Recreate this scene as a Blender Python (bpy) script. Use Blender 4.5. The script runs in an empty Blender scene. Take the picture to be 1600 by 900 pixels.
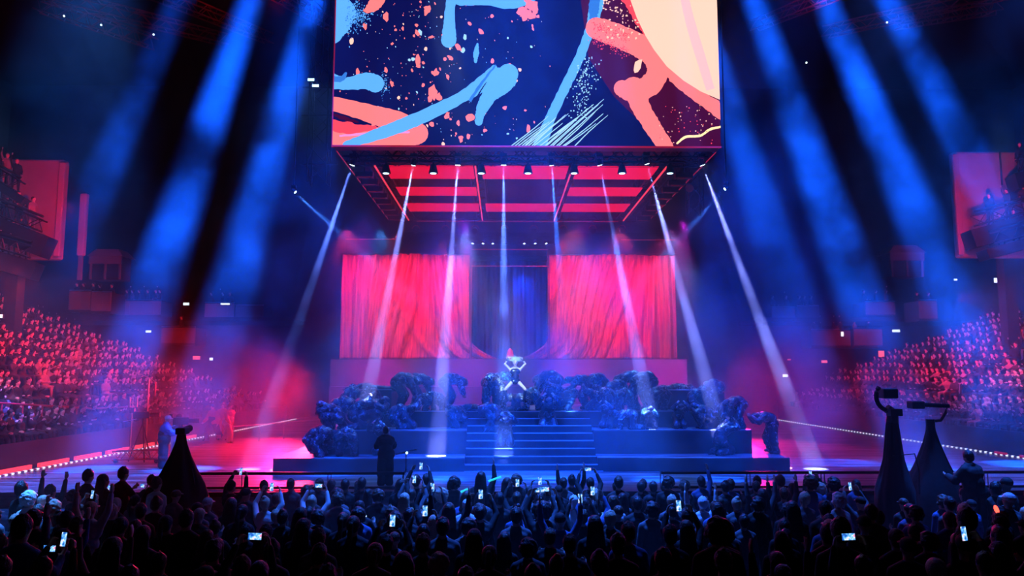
import bpy, math, random
import numpy as np
from mathutils import Vector, Matrix, noise

# ------------------------------------------------------------------ camera, world, lights
sc = bpy.context.scene
C = sc.collection
R = math.radians
V = Vector
random.seed(7)
FPX = 1180.0
CZ = 4.2
cam = bpy.data.objects.new('camera', bpy.data.cameras.new('camera'))
C.objects.link(cam)
sc.camera = cam
cam.data.sensor_width = 36
cam.data.lens = FPX / 1600 * 36
cam.data.clip_end = 300
cam.location = (0, 0, CZ)
cam.rotation_euler = (R(90) + math.atan(128 / FPX), 0, -math.atan(15 / FPX))
MW = cam.rotation_euler.to_matrix()


def at(px, py, Y):
    """the point of the place seen at this pixel of the photograph, at distance Y into the hall"""
    d = MW @ V(((px - 800) / FPX, (450 - py) / FPX, -1))
    return V((0, 0, CZ)) + d * (Y / d.y)


def pix(p):
    q = MW.transposed() @ (V(p) - V((0, 0, CZ)))
    return 800 + FPX * q.x / -q.z, 450 - FPX * q.y / -q.z


sc.view_settings.view_transform = 'Standard'
sc.view_settings.look = 'None'
sc.view_settings.exposure = 0
sc.view_settings.gamma = 1
sc.cycles.use_denoising = True
sc.cycles.volume_step_rate = 0.25
sc.cycles.volume_bounces = 0
sc.cycles.max_bounces = 4
w = bpy.data.worlds.new('hall_air')
sc.world = w
w.use_nodes = True
w.node_tree.nodes['Background'].inputs[0].default_value = (.0008, .0008, .004, 1)

BLUE = (.003, .085, 1)
PALE = (.22, .28, 1)
RED = (1, .012, .06)
PINK = (1, .01, .22)


def spot(s, t, ang, p, c, rad=.05, bl=.4):
    l = bpy.data.lights.new('spot_light', 'SPOT')
    o = bpy.data.objects.new('spot_light', l)
    C.objects.link(o)
    o.location = s
    o.rotation_euler = (V(t) - V(s)).to_track_quat('-Z', 'Y').to_euler()
    l.spot_size = R(ang)
    l.spot_blend = bl
    l.energy = p
    l.color = c
    l.shadow_soft_size = rad
    return o


# eight tight beams from the front truss: (lens pixel, aimed pixel, far depth, watts, colour)
TIGHT = [((549, 262), (452, 548), 24.4, 150000, (.10, .2, 1)),
         ((645, 262), (580, 592), 26, 190000, PALE),
         ((715, 262), (690, 600), 24.6, 300000, PALE),
         ((787, 262), (787, 600), 24.6, 220000, (.10, .22, 1)),
         ((862, 262), (874, 420), 24.8, 110000, (.03, .16, 1)),
         ((938, 262), (1003, 590), 25.5, 190000, (.14, .22, 1)),
         ((1012, 260), (1105, 600), 25.2, 190000, PALE),
         ((1099, 262), (1262, 700), 24.8, 230000, PALE)]
for a, b, Y, p, c in TIGHT:
    y0 = 29.5 if a[1] > 300 else 23.4
    spot(at(a[0], a[1], y0), at(b[0], b[1], Y), 4.2, p, c, .03, .35)
# wide beams from the roof
WIDE = [((276, 10), (90, 430), 25.5, 260000), ((392, 0), (215, 520), 24.5, 800000), ((490, 0), (345, 520), 24.5, 740000),
        ((1178, 0), (1345, 470), 24.5, 740000), ((1288, 0), (1495, 480), 25, 800000), ((1388, 0), (1592, 390), 25, 620000)]
for a, b, Y, p in WIDE:
    s = at(a[0], a[1], 23)
    t = at(b[0], b[1], Y)
    s = s + (s - t).normalized() * 7
    spot(s, t, 6.2, p, BLUE, .2, .75)
# the two shafts beside the rig and the shafts that fall in front of the screen on to the stage
for a, b, Y0, Y, p, ang in [((1128, 120), (1262, 560), 24.5, 26, 240000, 8), ((622, 0), (560, 420), 20, 22.2, 110000, 5), ((727, 0), (690, 735), 20, 22.6, 260000, 4.5),
                            ((838, 0), (860, 735), 20, 22.6, 200000, 4.5), ((962, 0), (1022, 735), 20, 22.6, 260000, 4.5), ((1060, 0), (1128, 735), 20, 22.6, 200000, 4.5),
                            ((785, -80), (787, 735), 20, 23, 160000, 4.5)]:
    s = at(a[0], a[1], Y0)
    t = at(b[0], b[1], Y)
    s = s + (s - t).normalized() * 7
    spot(s, t, ang, p, BLUE, .15, .7)
# small crossing beams of the side booms
spot(at(463, 303, 24), at(560, 390, 25), 7, 26000, (.05, .2, 1), .03)
spot(at(1131, 297, 24), at(1070, 365, 25), 7, 16000, (.05, .2, 1), .03)
# red and pink washes behind and beside the risers
spot((-9.6, 37.5, 4.2), (-11, 28.5, 1.0), 66, 15000, (1, .012, .03), .4, .9)
spot((-12, 41, 5), (-10.5, 31, 1), 50, 7000, (1, .012, .12), .4, .9)
spot((12.5, 39.5, 4.6), (11.2, 30, 1.2), 58, 8000, (1, .008, .2), .4, .9)
for x, p in ((-5.5, 3600), (-1.5, 2600), (3.2, 3400), (7.2, 5000)):
    spot((x, 29.5, 10.2), (x, 32.6, 2.8), 34, p, (1, .008, .65), .25, .9)
# curtains, lit from the header truss
for x in (-6.6, -4.4, -2.4, 3.0, 5.0, 7.1):
    spot((x, 31.4, 10.1), (x, 34.5, 6.9), 84, 1500, (1, .045, .3) if abs(x - .3) > 5 else (1, .06, .14), .2, .9)
# blue wash over the stage, from high above the front of the stage
spot((0.8, 16, 22), (0.8, 26, 1.6), 28, 200000, (.001, .06, 1), .4, .8)
spot((-5, 16, 22), (-6.0, 26, 1.2), 20, 70000, (.001, .06, 1), .4, .8)
spot((7, 16, 22), (8.0, 26, 1.2), 20, 90000, (.001, .06, 1), .4, .8)
spot((-9, 15, 22), (-12.4, 22.5, 1), 18, 85000, (.02, .14, 1), .4, .8)
spot((13, 15, 22), (15.5, 24, 1), 22, 80000, (.01, .12, 1), .4, .8)
# rim light on the performers from the rear of the rig
for x in (-5, -1.5, 3, 7):
    spot((x, 31, 10.2), (x * .95, 26.8, 2.8), 44, 3600, (.06, .3, 1), .15, .7)
spot((1, 36, 9), (0.5, 37.5, 5), 80, 700, BLUE, .3, .8)
# unseen key light added to brighten the singer
spot((-2, 9, 14.5), (0.47, 27.1, 4.05), 4.6, 42000, (.5, .75, 1), .1, .4)
# the stands: red from above the stage side, blue along the lower rows
for y, p in ((25, 2600), (31, 3000), (37, 2600), (44, 1800)):
    spot((-15.4, y, 7.2), (-22, y + 1.5, 4.2), 125, p, (1, .02, .04), .3, .9)
    spot((18.9, y, 7.2), (25.5, y + 1.5, 4.2), 125, p, (1, .02, .08), .3, .9)
spot((-15.5, 22, 14), (-17.5, 27.5, 3), 22, 8000, (.12, .35, 1), .3, .8)
spot((18.5, 27, 14), (22, 32, 4), 24, 8000, (.12, .35, 1), .3, .8)
# crowd on the floor: backlight from the roof above the stage front
spot((0.5, 19, 22), (0.5, 15.6, 1.6), 34, 110000, (.02, .13, 1), .2, 1)
spot((10, 19, 22), (9, 15.4, 1.6), 18, 90000, (.02, .13, 1), .2, 1)
spot((-8.5, 18, 21), (-9.5, 13.4, 1.6), 14, 130000, (.04, .22, 1), .2, .9)
# upper walls
spot((-18, 31, 11), (-23.5, 36, 11.5), 125, 1500, (1, .01, .04), .3, .8)
spot((22, 33, 11), (27.5, 38, 12), 125, 1300, (1, .01, .06), .3, .8)
spot((-10, 33, 20.5), (-14, 34, 25), 110, 160, (1, .02, .04), .3, .8)
spot((13, 33, 20.5), (17, 34, 25), 110, 160, (1, .02, .04), .3, .8)


# ------------------------------------------------------------------ materials
def mat(name, col, rough=.6, metal=0, emit=None, es=1, noise_amt=0, noise_scale=8, bump=0, bscale=40, spec=.5, rnd=None):
    m = bpy.data.materials.new(name)
    m.use_nodes = True
    t = m.node_tree
    b = t.nodes['Principled BSDF']
    b.inputs['Base Color'].default_value = (*col, 1)
    b.inputs['Roughness'].default_value = rough
    b.inputs['Metallic'].default_value = metal
    b.inputs['Specular IOR Level'].default_value = spec
    if emit:
        b.inputs['Emission Color'].default_value = (*emit, 1)
        b.inputs['Emission Strength'].default_value = es
    N, L = t.nodes.new, t.links.new
    if noise_amt or bump:
        tc = N('ShaderNodeTexCoord')
    if noise_amt:
        n = N('ShaderNodeTexNoise')
        n.inputs['Scale'].default_value = noise_scale
        L(tc.outputs['Object'], n.inputs['Vector'])
        mx = N('ShaderNodeMix')
        mx.data_type = 'RGBA'
        L(n.outputs[0], mx.inputs['Factor'])
        mx.inputs['A'].default_value = (*[c * (1 - noise_amt) for c in col], 1)
        mx.inputs['B'].default_value = (*[min(1, c * (1 + noise_amt)) for c in col], 1)
        L(mx.outputs['Result'], b.inputs['Base Color'])
    if bump:
        n2 = N('ShaderNodeTexNoise')
        n2.inputs['Scale'].default_value = bscale
        L(tc.outputs['Object'], n2.inputs['Vector'])
        bp = N('ShaderNodeBump')
        bp.inputs['Strength'].default_value = bump
        bp.inputs['Distance'].default_value = .03
        L(n2.outputs[0], bp.inputs['Height'])
        L(bp.outputs[0], b.inputs['Normal'])
    if rnd:
        oi = N('ShaderNodeObjectInfo')
        cr = N('ShaderNodeValToRGB')
        cr.color_ramp.interpolation = 'CONSTANT'
        els = cr.color_ramp.elements
        for i, c in enumerate(rnd):
            e = els[i] if i < 2 else els.new(i / len(rnd))
            e.position = i / len(rnd)
            e.color = (*c, 1)
        L(oi.outputs['Random'], cr.inputs[0])
        L(cr.outputs[0], b.inputs['Base Color'])
    return m


M = {}
M['concrete'] = mat('dark_concrete', (.02, .02, .022), .9, noise_amt=.3)
M['wallblack'] = mat('black_wall', (.012, .012, .014), .95, noise_amt=.3)
M['panel'] = mat('plaster_panel', (.35, .33, .32), .8, noise_amt=.1, noise_scale=2)
M['fascia'] = mat('balcony_fascia', (.16, .14, .14), .7, noise_amt=.1)
M['black'] = mat('black_metal', (.012, .012, .014), .45, .3)
M['blackcloth'] = mat('black_cloth', (.008, .008, .012), .9, bump=.4, bscale=6)
M['steel'] = mat('steel', (.45, .45, .48), .3, 1)
M['redpaint'] = mat('red_metal', (.5, .03, .04), .4, .2)
M['riser'] = mat('stage_riser', (.03, .03, .036), .5, noise_amt=.3)
M['rise'] = mat('pale_rise_cloth', (.3, .28, .32), .8, noise_amt=.25, noise_scale=1.5)
M['edge'] = mat('step_edge', (.55, .55, .6), .4)
M['redglow'] = mat('red_cloth_painted_backlight', (.3, .01, .02), .8, emit=(.9, .004, .035), es=.95)  # backlight on the red drape put in as emission
M['redline'] = mat('red_line_light', (.3, .02, .02), .5, emit=(1, .05, .08), es=1.1)
M['redline2'] = mat('dim_red_line', (.3, .02, .02), .5, emit=(.8, .02, .08), es=.35)
M['lens'] = mat('lit_lens', (.8, .9, 1), .3, emit=(.6, .85, 1), es=14)
M['lens2'] = mat('small_lit_lens', (.8, .9, 1), .3, emit=(.45, .8, 1), es=4)
M['whitelamp'] = mat('white_lamp', (.9, .95, 1), .3, emit=(.8, .95, 1), es=1.7)
M['redsign'] = mat('red_sign_light', (.8, .1, .1), .3, emit=(1, .1, .12), es=1.5)
M['torch'] = mat('orange_red_torch', (.8, .1, .05), .3, emit=(1, .08, .05), es=3)
M['green'] = mat('green_glow_stick', (.1, .6, .4), .4, emit=(.02, .6, .45), es=1)
M['skin'] = mat('skin', (.5, .34, .27), .5, noise_amt=.1, noise_scale=20)
M['skin_pale'] = mat('pale_skin', (.75, .62, .56), .45)
M['hair_black'] = mat('black_hair', (.012, .01, .01), .45, bump=.5, bscale=60)
M['hair_brown'] = mat('brown_hair', (.06, .035, .02), .45, bump=.5, bscale=60)
M['hair_fair'] = mat('fair_hair', (.5, .4, .28), .45, bump=.5, bscale=60)
M['hair_white'] = mat('white_hair', (.7, .7, .7), .45, bump=.6, bscale=60)
M['cl_black'] = mat('black_clothing', (.007, .007, .008), .8, bump=.3, bscale=15)
M['cl_grey'] = mat('grey_clothing', (.1, .1, .11), .8, bump=.3, bscale=15)
M['cl_white'] = mat('white_clothing', (.6, .6, .6), .8, bump=.3, bscale=15)
M['cl_blue'] = mat('blue_clothing', (.05, .1, .25), .8, bump=.3, bscale=15)
M['cl_red'] = mat('red_clothing', (.55, .05, .05), .7, bump=.3, bscale=15)
M['costume'] = mat('painted_glint_costume', (.1, .11, .15), .3, .2, noise_amt=.8, noise_scale=14, bump=1, bscale=22, spec=.8)
M['costume2'] = mat('sequin_costume', (.3, .38, .4), .25, .5, noise_amt=.9, noise_scale=30, bump=1, bscale=50, spec=.8)
M['costume3'] = mat('painted_teal_glint_costume', (.08, .25, .26), .3, .2, noise_amt=.8, noise_scale=18, bump=1, bscale=30, spec=.8)


def glint_patches(name, dark, light, lo, hi, scale, rough, metal=.15):  # pale patches paint streak highlights on the dark cloth
    m = mat(name, dark, rough, metal, bump=1, bscale=26, spec=.8)
    t = m.node_tree
    N, L = t.nodes.new, t.links.new
    tc = N('ShaderNodeTexCoord')
    n = N('ShaderNodeTexNoise')
    n.inputs['Scale'].default_value = scale
    n.inputs['Detail'].default_value = 4
    n.inputs['Distortion'].default_value = 1.2
    cr = N('ShaderNodeValToRGB')
    e = cr.color_ramp.elements
    e[0].position, e[0].color = lo, (*dark, 1)
    e[1].position, e[1].color = hi, (*light, 1)
    L(tc.outputs['Object'], n.inputs['Vector'])
    L(n.outputs[0], cr.inputs[0])
    L(cr.outputs[0], t.nodes['Principled BSDF'].inputs['Base Color'])
    return m


M['costume'] = glint_patches('painted_glint_costume', (.012, .014, .022), (.4, .45, .5), .56, .7, 7, .3)
M['costume2'] = glint_patches('sequin_costume', (.02, .03, .04), (.75, .8, .75), .5, .6, 12, .22, .3)
M['costume3'] = glint_patches('painted_teal_glint_costume', (.01, .03, .04), (.15, .6, .5), .54, .68, 9, .28)
M['gold'] = mat('gold_trim', (.6, .5, .25), .3, .8)
M['redglove'] = mat('crimson_bell', (.8, .02, .06), .4, emit=(1, .01, .06), es=.7)
M['lips'] = mat('red_lips', (.6, .02, .03), .3)
M['eye'] = mat('eye_black', (.01, .01, .01), .2)
M['spec_cl'] = mat('spectator_clothing', (.1, .1, .1), .8,
                   rnd=[(.006, .006, .008), (.02, .02, .025), (.006, .006, .008), (.3, .3, .3), (.01, .01, .015), (.04, .01, .01), (.01, .01, .02), (.006, .006, .006), (.05, .05, .05), (.004, .004, .005)])
M['spec_hair'] = mat('spectator_hair', (.015, .012, .01), .5)
M['spec_skin'] = mat('spectator_skin', (.68, .5, .42), .5)


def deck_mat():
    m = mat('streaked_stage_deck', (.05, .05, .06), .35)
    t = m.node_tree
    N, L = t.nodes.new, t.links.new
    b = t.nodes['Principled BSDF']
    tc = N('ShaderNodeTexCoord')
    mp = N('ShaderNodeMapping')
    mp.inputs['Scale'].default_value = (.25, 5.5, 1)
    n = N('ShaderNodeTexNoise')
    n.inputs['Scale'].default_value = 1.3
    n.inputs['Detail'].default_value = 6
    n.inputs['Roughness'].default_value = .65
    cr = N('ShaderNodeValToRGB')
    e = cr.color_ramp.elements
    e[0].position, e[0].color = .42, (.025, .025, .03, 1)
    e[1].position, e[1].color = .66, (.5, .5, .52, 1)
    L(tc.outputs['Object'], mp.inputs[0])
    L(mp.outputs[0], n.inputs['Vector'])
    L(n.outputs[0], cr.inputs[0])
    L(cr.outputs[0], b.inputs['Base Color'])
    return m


M['deck'] = deck_mat()


def dots_mat():
    m = mat('dotted_white_light_line', (.2, .2, .2), .5)
    t = m.node_tree
    N, L = t.nodes.new, t.links.new
    b = t.nodes['Principled BSDF']
    tc = N('ShaderNodeTexCoord')
    wv = N('ShaderNodeTexWave')
    wv.bands_direction = 'Y'
    wv.inputs['Scale'].default_value = 1.1
    cr = N('ShaderNodeValToRGB')
    cr.color_ramp.elements[0].position = .5
    cr.color_ramp.elements[1].position = .7
    L(tc.outputs['Object'], wv.inputs[0])
    L(wv.outputs[0], cr.inputs[0])
    b.inputs['Emission Color'].default_value = (.7, .75, 1, 1)
    ml = N('ShaderNodeMath')
    ml.operation = 'MULTIPLY'
    ml.inputs[1].default_value = 1.6
    L(cr.outputs[0], ml.inputs[0])
    L(ml.outputs[0], b.inputs['Emission Strength'])
    return m


M['dots'] = dots_mat()


def phone_mat():
    m = mat('phone_picture', (.02, .02, .02), .3)
    t = m.node_tree
    N, L = t.nodes.new, t.links.new
    b = t.nodes['Principled BSDF']
    tc = N('ShaderNodeTexCoord')
    n = N('ShaderNodeTexNoise')
    n.inputs['Scale'].default_value = 22
    n.inputs['Detail'].default_value = 1
    cr = N('ShaderNodeValToRGB')
    e = cr.color_ramp.elements
    e[0].position, e[0].color = .38, (.01, .1, .5, 1)
    e[1].position, e[1].color = .52, (.15, .5, 1, 1)
    x = e.new(.62)
    x.color = (.75, .85, 1, 1)
    x = e.new(.7)
    x.color = (.8, .25, .5, 1)
    L(tc.outputs['Object'], n.inputs['Vector'])
    L(n.outputs[0], cr.inputs[0])
    L(cr.outputs[0], b.inputs['Emission Color'])
    b.inputs['Emission Strength'].default_value = 1.3
    return m


M['phone'] = phone_mat()


def curtain_mat():
    m = mat('red_pink_curtain_cloth', (.8, .1, .14), .7)
    t = m.node_tree
    N, L = t.nodes.new, t.links.new
    b = t.nodes['Principled BSDF']
    tc = N('ShaderNodeTexCoord')
    mp = N('ShaderNodeMapping')
    mp.inputs['Scale'].default_value = (7, 7, .35)
    n = N('ShaderNodeTexNoise')
    n.inputs['Scale'].default_value = 1.5
    n.inputs['Detail'].default_value = 3
    cr = N('ShaderNodeValToRGB')
    e = cr.color_ramp.elements
    e[0].position, e[0].color = .35, (.38, .015, .12, 1)
    e[1].position, e[1].color = .7, (.95, .15, .15, 1)
    L(tc.outputs['Object'], mp.inputs[0])
    L(mp.outputs[0], n.inputs['Vector'])
    L(n.outputs[0], cr.inputs[0])
    L(cr.outputs[0], b.inputs['Base Color'])
    return m


M['curtain'] = curtain_mat()
M['darkcurtain'] = mat('dark_blue_curtain_cloth', (.05, .07, .16), .8)


# ------------------------------------------------------------------ mesh helpers
def basis(d):
    d = V(d).normalized()
    u = V((0, 0, 1)) if abs(d.z) < .95 else V((1, 0, 0))
    a = d.cross(u).normalized()
    return a, a.cross(d).normalized(), d


class MB:
    def __init__(s):
        s.v, s.f, s.m = [], [], []

    def add(s, vs, fs, mi=0):
        k = len(s.v)
        s.v += [tuple(q) for q in vs]
        s.f += [tuple(k + i for i in f) for f in fs]
        s.m += [mi] * len(fs)
        return s

    def box(s, a, b, mi=0):
        x0, y0, z0 = a
        x1, y1, z1 = b
        return s.add([(x, y, z) for x in (x0, x1) for y in (y0, y1) for z in (z0, z1)],
                     [(0, 1, 3, 2), (4, 6, 7, 5), (0, 4, 5, 1), (2, 3, 7, 6), (0, 2, 6, 4), (1, 5, 7, 3)], mi)

    def bar(s, p, q, wd, h=None, mi=0):
        h = h or wd
        p, q = V(p), V(q)
        a, b, _ = basis(q - p)
        vs = [c + a * i * wd / 2 + b * j * h / 2 for c in (p, q) for i, j in ((-1, -1), (1, -1), (1, 1), (-1, 1))]
        return s.add(vs, [(3, 2, 1, 0), (4, 5, 6, 7), (0, 1, 5, 4), (1, 2, 6, 5), (2, 3, 7, 6), (3, 0, 4, 7)], mi)

    def tube(s, pts, r, n=8, mi=0, caps=True):
        pts = [V(p) for p in pts]
        rr = r if isinstance(r, (list, tuple)) else [r] * len(pts)
        vs = []
        for i, p in enumerate(pts):
            d = (pts[min(i + 1, len(pts) - 1)] - pts[max(i - 1, 0)])
            a, b, _ = basis(d)
            vs += [p + a * rr[i] * math.cos(2 * math.pi * k / n) + b * rr[i] * math.sin(2 * math.pi * k / n) for k in range(n)]
        fs = [(i * n + k, i * n + (k + 1) % n, (i + 1) * n + (k + 1) % n, (i + 1) * n + k) for i in range(len(pts) - 1) for k in range(n)]
        if caps:
            fs += [tuple(range(n))[::-1], tuple((len(pts) - 1) * n + k for k in range(n))]
        return s.add(vs, fs, mi)

    def lathe(s, prof, c=(0, 0, 0), n=20, mi=0, sx=1, sy=1):
        c = V(c)
        vs = [c + V((r * sx * math.cos(2 * math.pi * k / n), r * sy * math.sin(2 * math.pi * k / n), z)) for r, z in prof for k in range(n)]
        fs = [(i * n + k, i * n + (k + 1) % n, (i + 1) * n + (k + 1) % n, (i + 1) * n + k) for i in range(len(prof) - 1) for k in range(n)]
        fs += [tuple(range(n))[::-1], tuple((len(prof) - 1) * n + k for k in range(n))]
        return s.add(vs, fs, mi)

    def capsule(s, A, B, ra, rb, n=10, mi=0, flat=None):
        A, B = V(A), V(B)
        if (B - A).length < 1e-5:
            B = A + V((0, 0, 1e-3))
        a, b, d = basis(B - A)
        rings = []
        for k in range(4):
            th = math.pi / 2 * (k / 4)
            rings.append((A - d * ra * math.cos(th), ra * math.sin(th)))
        rings[0] = (A - d * ra, ra * .05)
        rings.append((A, ra))
        rings.append((B, rb))
        for k in range(1, 4):
            th = math.pi / 2 * (k / 4)
            rings.append((B + d * rb * math.sin(th), rb * math.cos(th)))
        rings.append((B + d * rb, rb * .05))
        vs = [c + a * r * math.cos(2 * math.pi * k / n) + b * r * math.sin(2 * math.pi * k / n) for c, r in rings for k in range(n)]
        m = len(rings)
        fs = [(i * n + k, i * n + (k + 1) % n, (i + 1) * n + (k + 1) % n, (i + 1) * n + k) for i in range(m - 1) for k in range(n)]
        fs += [tuple(range(n))[::-1], tuple((m - 1) * n + k for k in range(n))]
        return s.add(vs, fs, mi)

    def ball(s, c, ax, n=14, mi=0):
        """ellipsoid: ax = three axis vectors or three radii"""
        c = V(c)
        if not isinstance(ax[0], (tuple, Vector)):
            ax = (V((ax[0], 0, 0)), V((0, ax[1], 0)), V((0, 0, ax[2])))
        h = n // 2
        vs = []
        for i in range(h + 1):
            th = math.pi * (i + .02) / (h + .04)
            for k in range(n):
                ph = 2 * math.pi * k / n
                vs.append(c + ax[0] * math.sin(th) * math.cos(ph) + ax[1] * math.sin(th) * math.sin(ph) + ax[2] * math.cos(th))
        fs = [(i * n + k, (i + 1) * n + k, (i + 1) * n + (k + 1) % n, i * n + (k + 1) % n) for i in range(h) for k in range(n)]
        fs += [tuple(range(n)), tuple(h * n + k for k in range(n))[::-1]]
        return s.add(vs, fs, mi)

    def mesh(s, name, mats, smooth=False):
        me = bpy.data.meshes.new(name)
        me.from_pydata(s.v, [], s.f)
        for m in (mats if isinstance(mats, (list, tuple)) else [mats]):
            me.materials.append(m)
        me.polygons.foreach_set('material_index', s.m)
        if smooth:
            me.polygons.foreach_set('use_smooth', [True] * len(s.f))
        me.update()
        return me

    def build(s, name, mats, parent=None, smooth=False, loc=None, rot=None, bevel=0):
        o = bpy.data.objects.new(name, s.mesh(name, mats, smooth))
        C.objects.link(o)
        o.parent = parent
        if loc is not None:
            o.location = loc
        if rot is not None:
            o.rotation_euler = rot
        if bevel:
            b = o.modifiers.new('bevel', 'BEVEL')
            b.width = bevel
            b.segments = 2
        return o


def remesh(mb, name, mats, vox, labels=None, smooth=2):
    """one continuous skin over the overlapping solids"""
    me = mb.mesh(name, mats)
    o = bpy.data.objects.new(name, me)
    C.objects.link(o)
    r = o.modifiers.new('r', 'REMESH')
    r.mode = 'VOXEL'
    r.voxel_size = vox
    r.use_smooth_shade = True
    if smooth:
        q = o.modifiers.new('s', 'SMOOTH')
        q.iterations = smooth
        q.factor = .5
    dg = bpy.context.evaluated_depsgraph_get()
    out = bpy.data.meshes.new_from_object(o.evaluated_get(dg))
    bpy.data.objects.remove(o)
    out.name = name
    out.materials.clear()
    for m in (mats if isinstance(mats, (list, tuple)) else [mats]):
        out.materials.append(m)
    if labels:
        n = len(out.polygons)
        cs = np.empty(n * 3)
        out.polygons.foreach_get('center', cs)
        cs = cs.reshape(n, 3)
        best = np.full(n, 1e9)
        idx = np.zeros(n, int)
        for A, B, ra, rb, mi in labels:
            A, B = np.array(A), np.array(B)
            d = B - A
            L2 = max(1e-9, d @ d)
            t = np.clip(((cs - A) @ d) / L2, 0, 1)
            dist = np.linalg.norm(cs - (A + t[:, None] * d), axis=1) - (ra + (rb - ra) * t)
            k = dist < best
            best[k] = dist[k]
            idx[k] = mi
        out.polygons.foreach_set('material_index', idx.tolist())
    return out


def tag(o, label=None, cat=None, group=None, kind=None):
    if label:
        o['label'] = label
    if cat:
        o['category'] = cat
    if group:
        o['group'] = group
    if kind:
        o['kind'] = kind
    return o


def thing(name, label, cat, loc=(0, 0, 0), rz=0, group=None):
    o = bpy.data.objects.new(name, None)
    o.empty_display_size = .1
    C.objects.link(o)
    o.location = loc
    o.rotation_euler = (0, 0, rz)
    return tag(o, label, cat, group)


def dup(root, loc=None, rot=None, label=None, group=None):
    r = root.copy()
    C.objects.link(r)
    if loc is not None:
        r.location = loc
    if rot is not None:
        r.rotation_euler = rot
    if label:
        r['label'] = label
    if group:
        r['group'] = group
    for ch in list(root.children):
        c = ch.copy()
        C.objects.link(c)
        c.parent = r
        for g in list(ch.children):
            d = g.copy()
            C.objects.link(d)
            d.parent = c
    return r


def struct(name, mb, m, **k):
    return tag(mb.build(name, m, **k), kind='structure')


# ------------------------------------------------------------------ the hall
struct('floor', MB().box((-36, -6, -.3), (38, 60, 0)), M['concrete'])
struct('ceiling', MB().box((-36, -6, 25), (38, 60, 25.4)), M['wallblack'])
struct('wall_back', MB().box((-36, 54, 0), (38, 54.5, 25)), M['wallblack'])
struct('wall_left', MB().box((-36.4, -6, 0), (-36, 57.5, 25)), M['wallblack'])
struct('wall_right', MB().box((38, -6, 0), (38.4, 57.5, 25)), M['wallblack'])
# raked floor under the standing crowd
def floor_z(y):
    return max(0, min(.75, (16 - y) * .075))
mb = MB()
mb.add([(-14, 16, 0.002), (14, 16, 0.002), (-14, 6, .75), (14, 6, .75), (-14, 6, 0), (14, 6, 0)], [(0, 2, 3, 1), (2, 4, 5, 3), (0, 4, 2), (1, 3, 5), (0, 1, 5, 4)])
struct('floor_rake', mb, M['concrete'])
# stage deck
DZ = 1.0
dk = [(-15.3, 20.5), (19.4, 20.5), (17.5, 53), (-13.4, 53)]
mb = MB()
mb.add([(x, y, z) for z in (0, DZ) for x, y in dk], [(3, 2, 1, 0), (4, 5, 6, 7), (0, 1, 5, 4), (1, 2, 6, 5), (2, 3, 7, 6), (3, 0, 4, 7)])
struct('floor_stage_deck', mb, M['deck'])
o = MB().bar((-15.3, 20.46, DZ - .06), (19.4, 20.46, DZ - .06), .08, .12).build('stage_front_edge', M['black'])
tag(o, 'black edge trim along the front lip of the stage deck', 'edge trim')
# dotted light lines and the red strip on the deck's flanks
o = MB().bar((-15.25, 20.6, DZ + .03), (-13.42, 50, DZ + .03), .07, .05).build('light_strip', M['dots'])
tag(o, 'dotted white light line along the left edge of the stage deck', 'light strip')
o = MB().bar((19.3, 20.6, DZ + .03), (17.55, 50, DZ + .03), .07, .05).build('light_strip', M['dots'])
tag(o, 'dotted white light line along the right edge of the stage deck', 'light strip')
mb = MB()
for i in range(7):
    y = 23.5 + i * 1.9
    x = -15.25 + (y - 20.6) * .062 - .22
    mb.bar((x, y, DZ + .1), (x + .1, y + 1.5, DZ + .1), .1, .13)
tag(mb.build('light_strip', M['redline']), 'broken red light strip beside the dotted line at left', 'light strip')
mb = MB()
for i in range(4):
    y = 24.5 + i * 1.3
    mb.bar((19.25 - (y - 20.6) * .06, y, DZ + .09), (19.25 - (y - 20) * .06, y + .6, DZ + .09), .08, .08)
tag(mb.build('light_strip', M['redline2']), 'short faint red light strips on the right stage edge', 'light strip')


def terr(side):
    """seating terraces of one stand, a solid of steps"""
    mb = MB()
    x0 = -16.2 if side < 0 else 19.85
    for k in range(15):
        z = row_z(k)
        xa = x0 + side * (.85 * k)
        xb = xa + side * .86
        ya = 18 + 0 * k
        yb = 53.8 - .55 * k
        mb.box((min(xa, xb), ya, 0), (max(xa, xb), yb, z))
    return mb


def row_z(k):
    return 1.5 + .3 * k if k < 2 else 2.55 + .42 * (k - 2)


struct('floor_terrace_left', terr(-1), M['concrete'])
struct('floor_terrace_right', terr(1), M['concrete'])
# barriers between deck and stands, with top rails
for side, x0, x1, nm in ((-1, -15.75, -14.1, 'left'), (1, 19.7, 18.2, 'right')):
    mb = MB()
    mb.bar((x0, 19, .95), (x1, 50, .95), .12, 1.9)
    struct('wall_barrier_' + nm, mb, M['blackcloth'])
t = thing('handrail', 'long red handrail sloping down in front of the left stand', 'handrail', (-17.2, 22, 2.6))
a0, a1, a2 = V((0, 1, .75)), V((.15, 10, .0)), V((.3, 18, -.2))
MB().tube([a0, a1, a2], .035).build('rail', M['redpaint'], t)
for k in range(9):
    p = a0.lerp(a1, k / 8)
    MB().tube([p, (p.x, p.y, -1.05)], .025).build('post', M['redpaint'], t)

# vertical wall with balconies at the upper left, lit red, and its twin at the right
PIL = []


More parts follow.
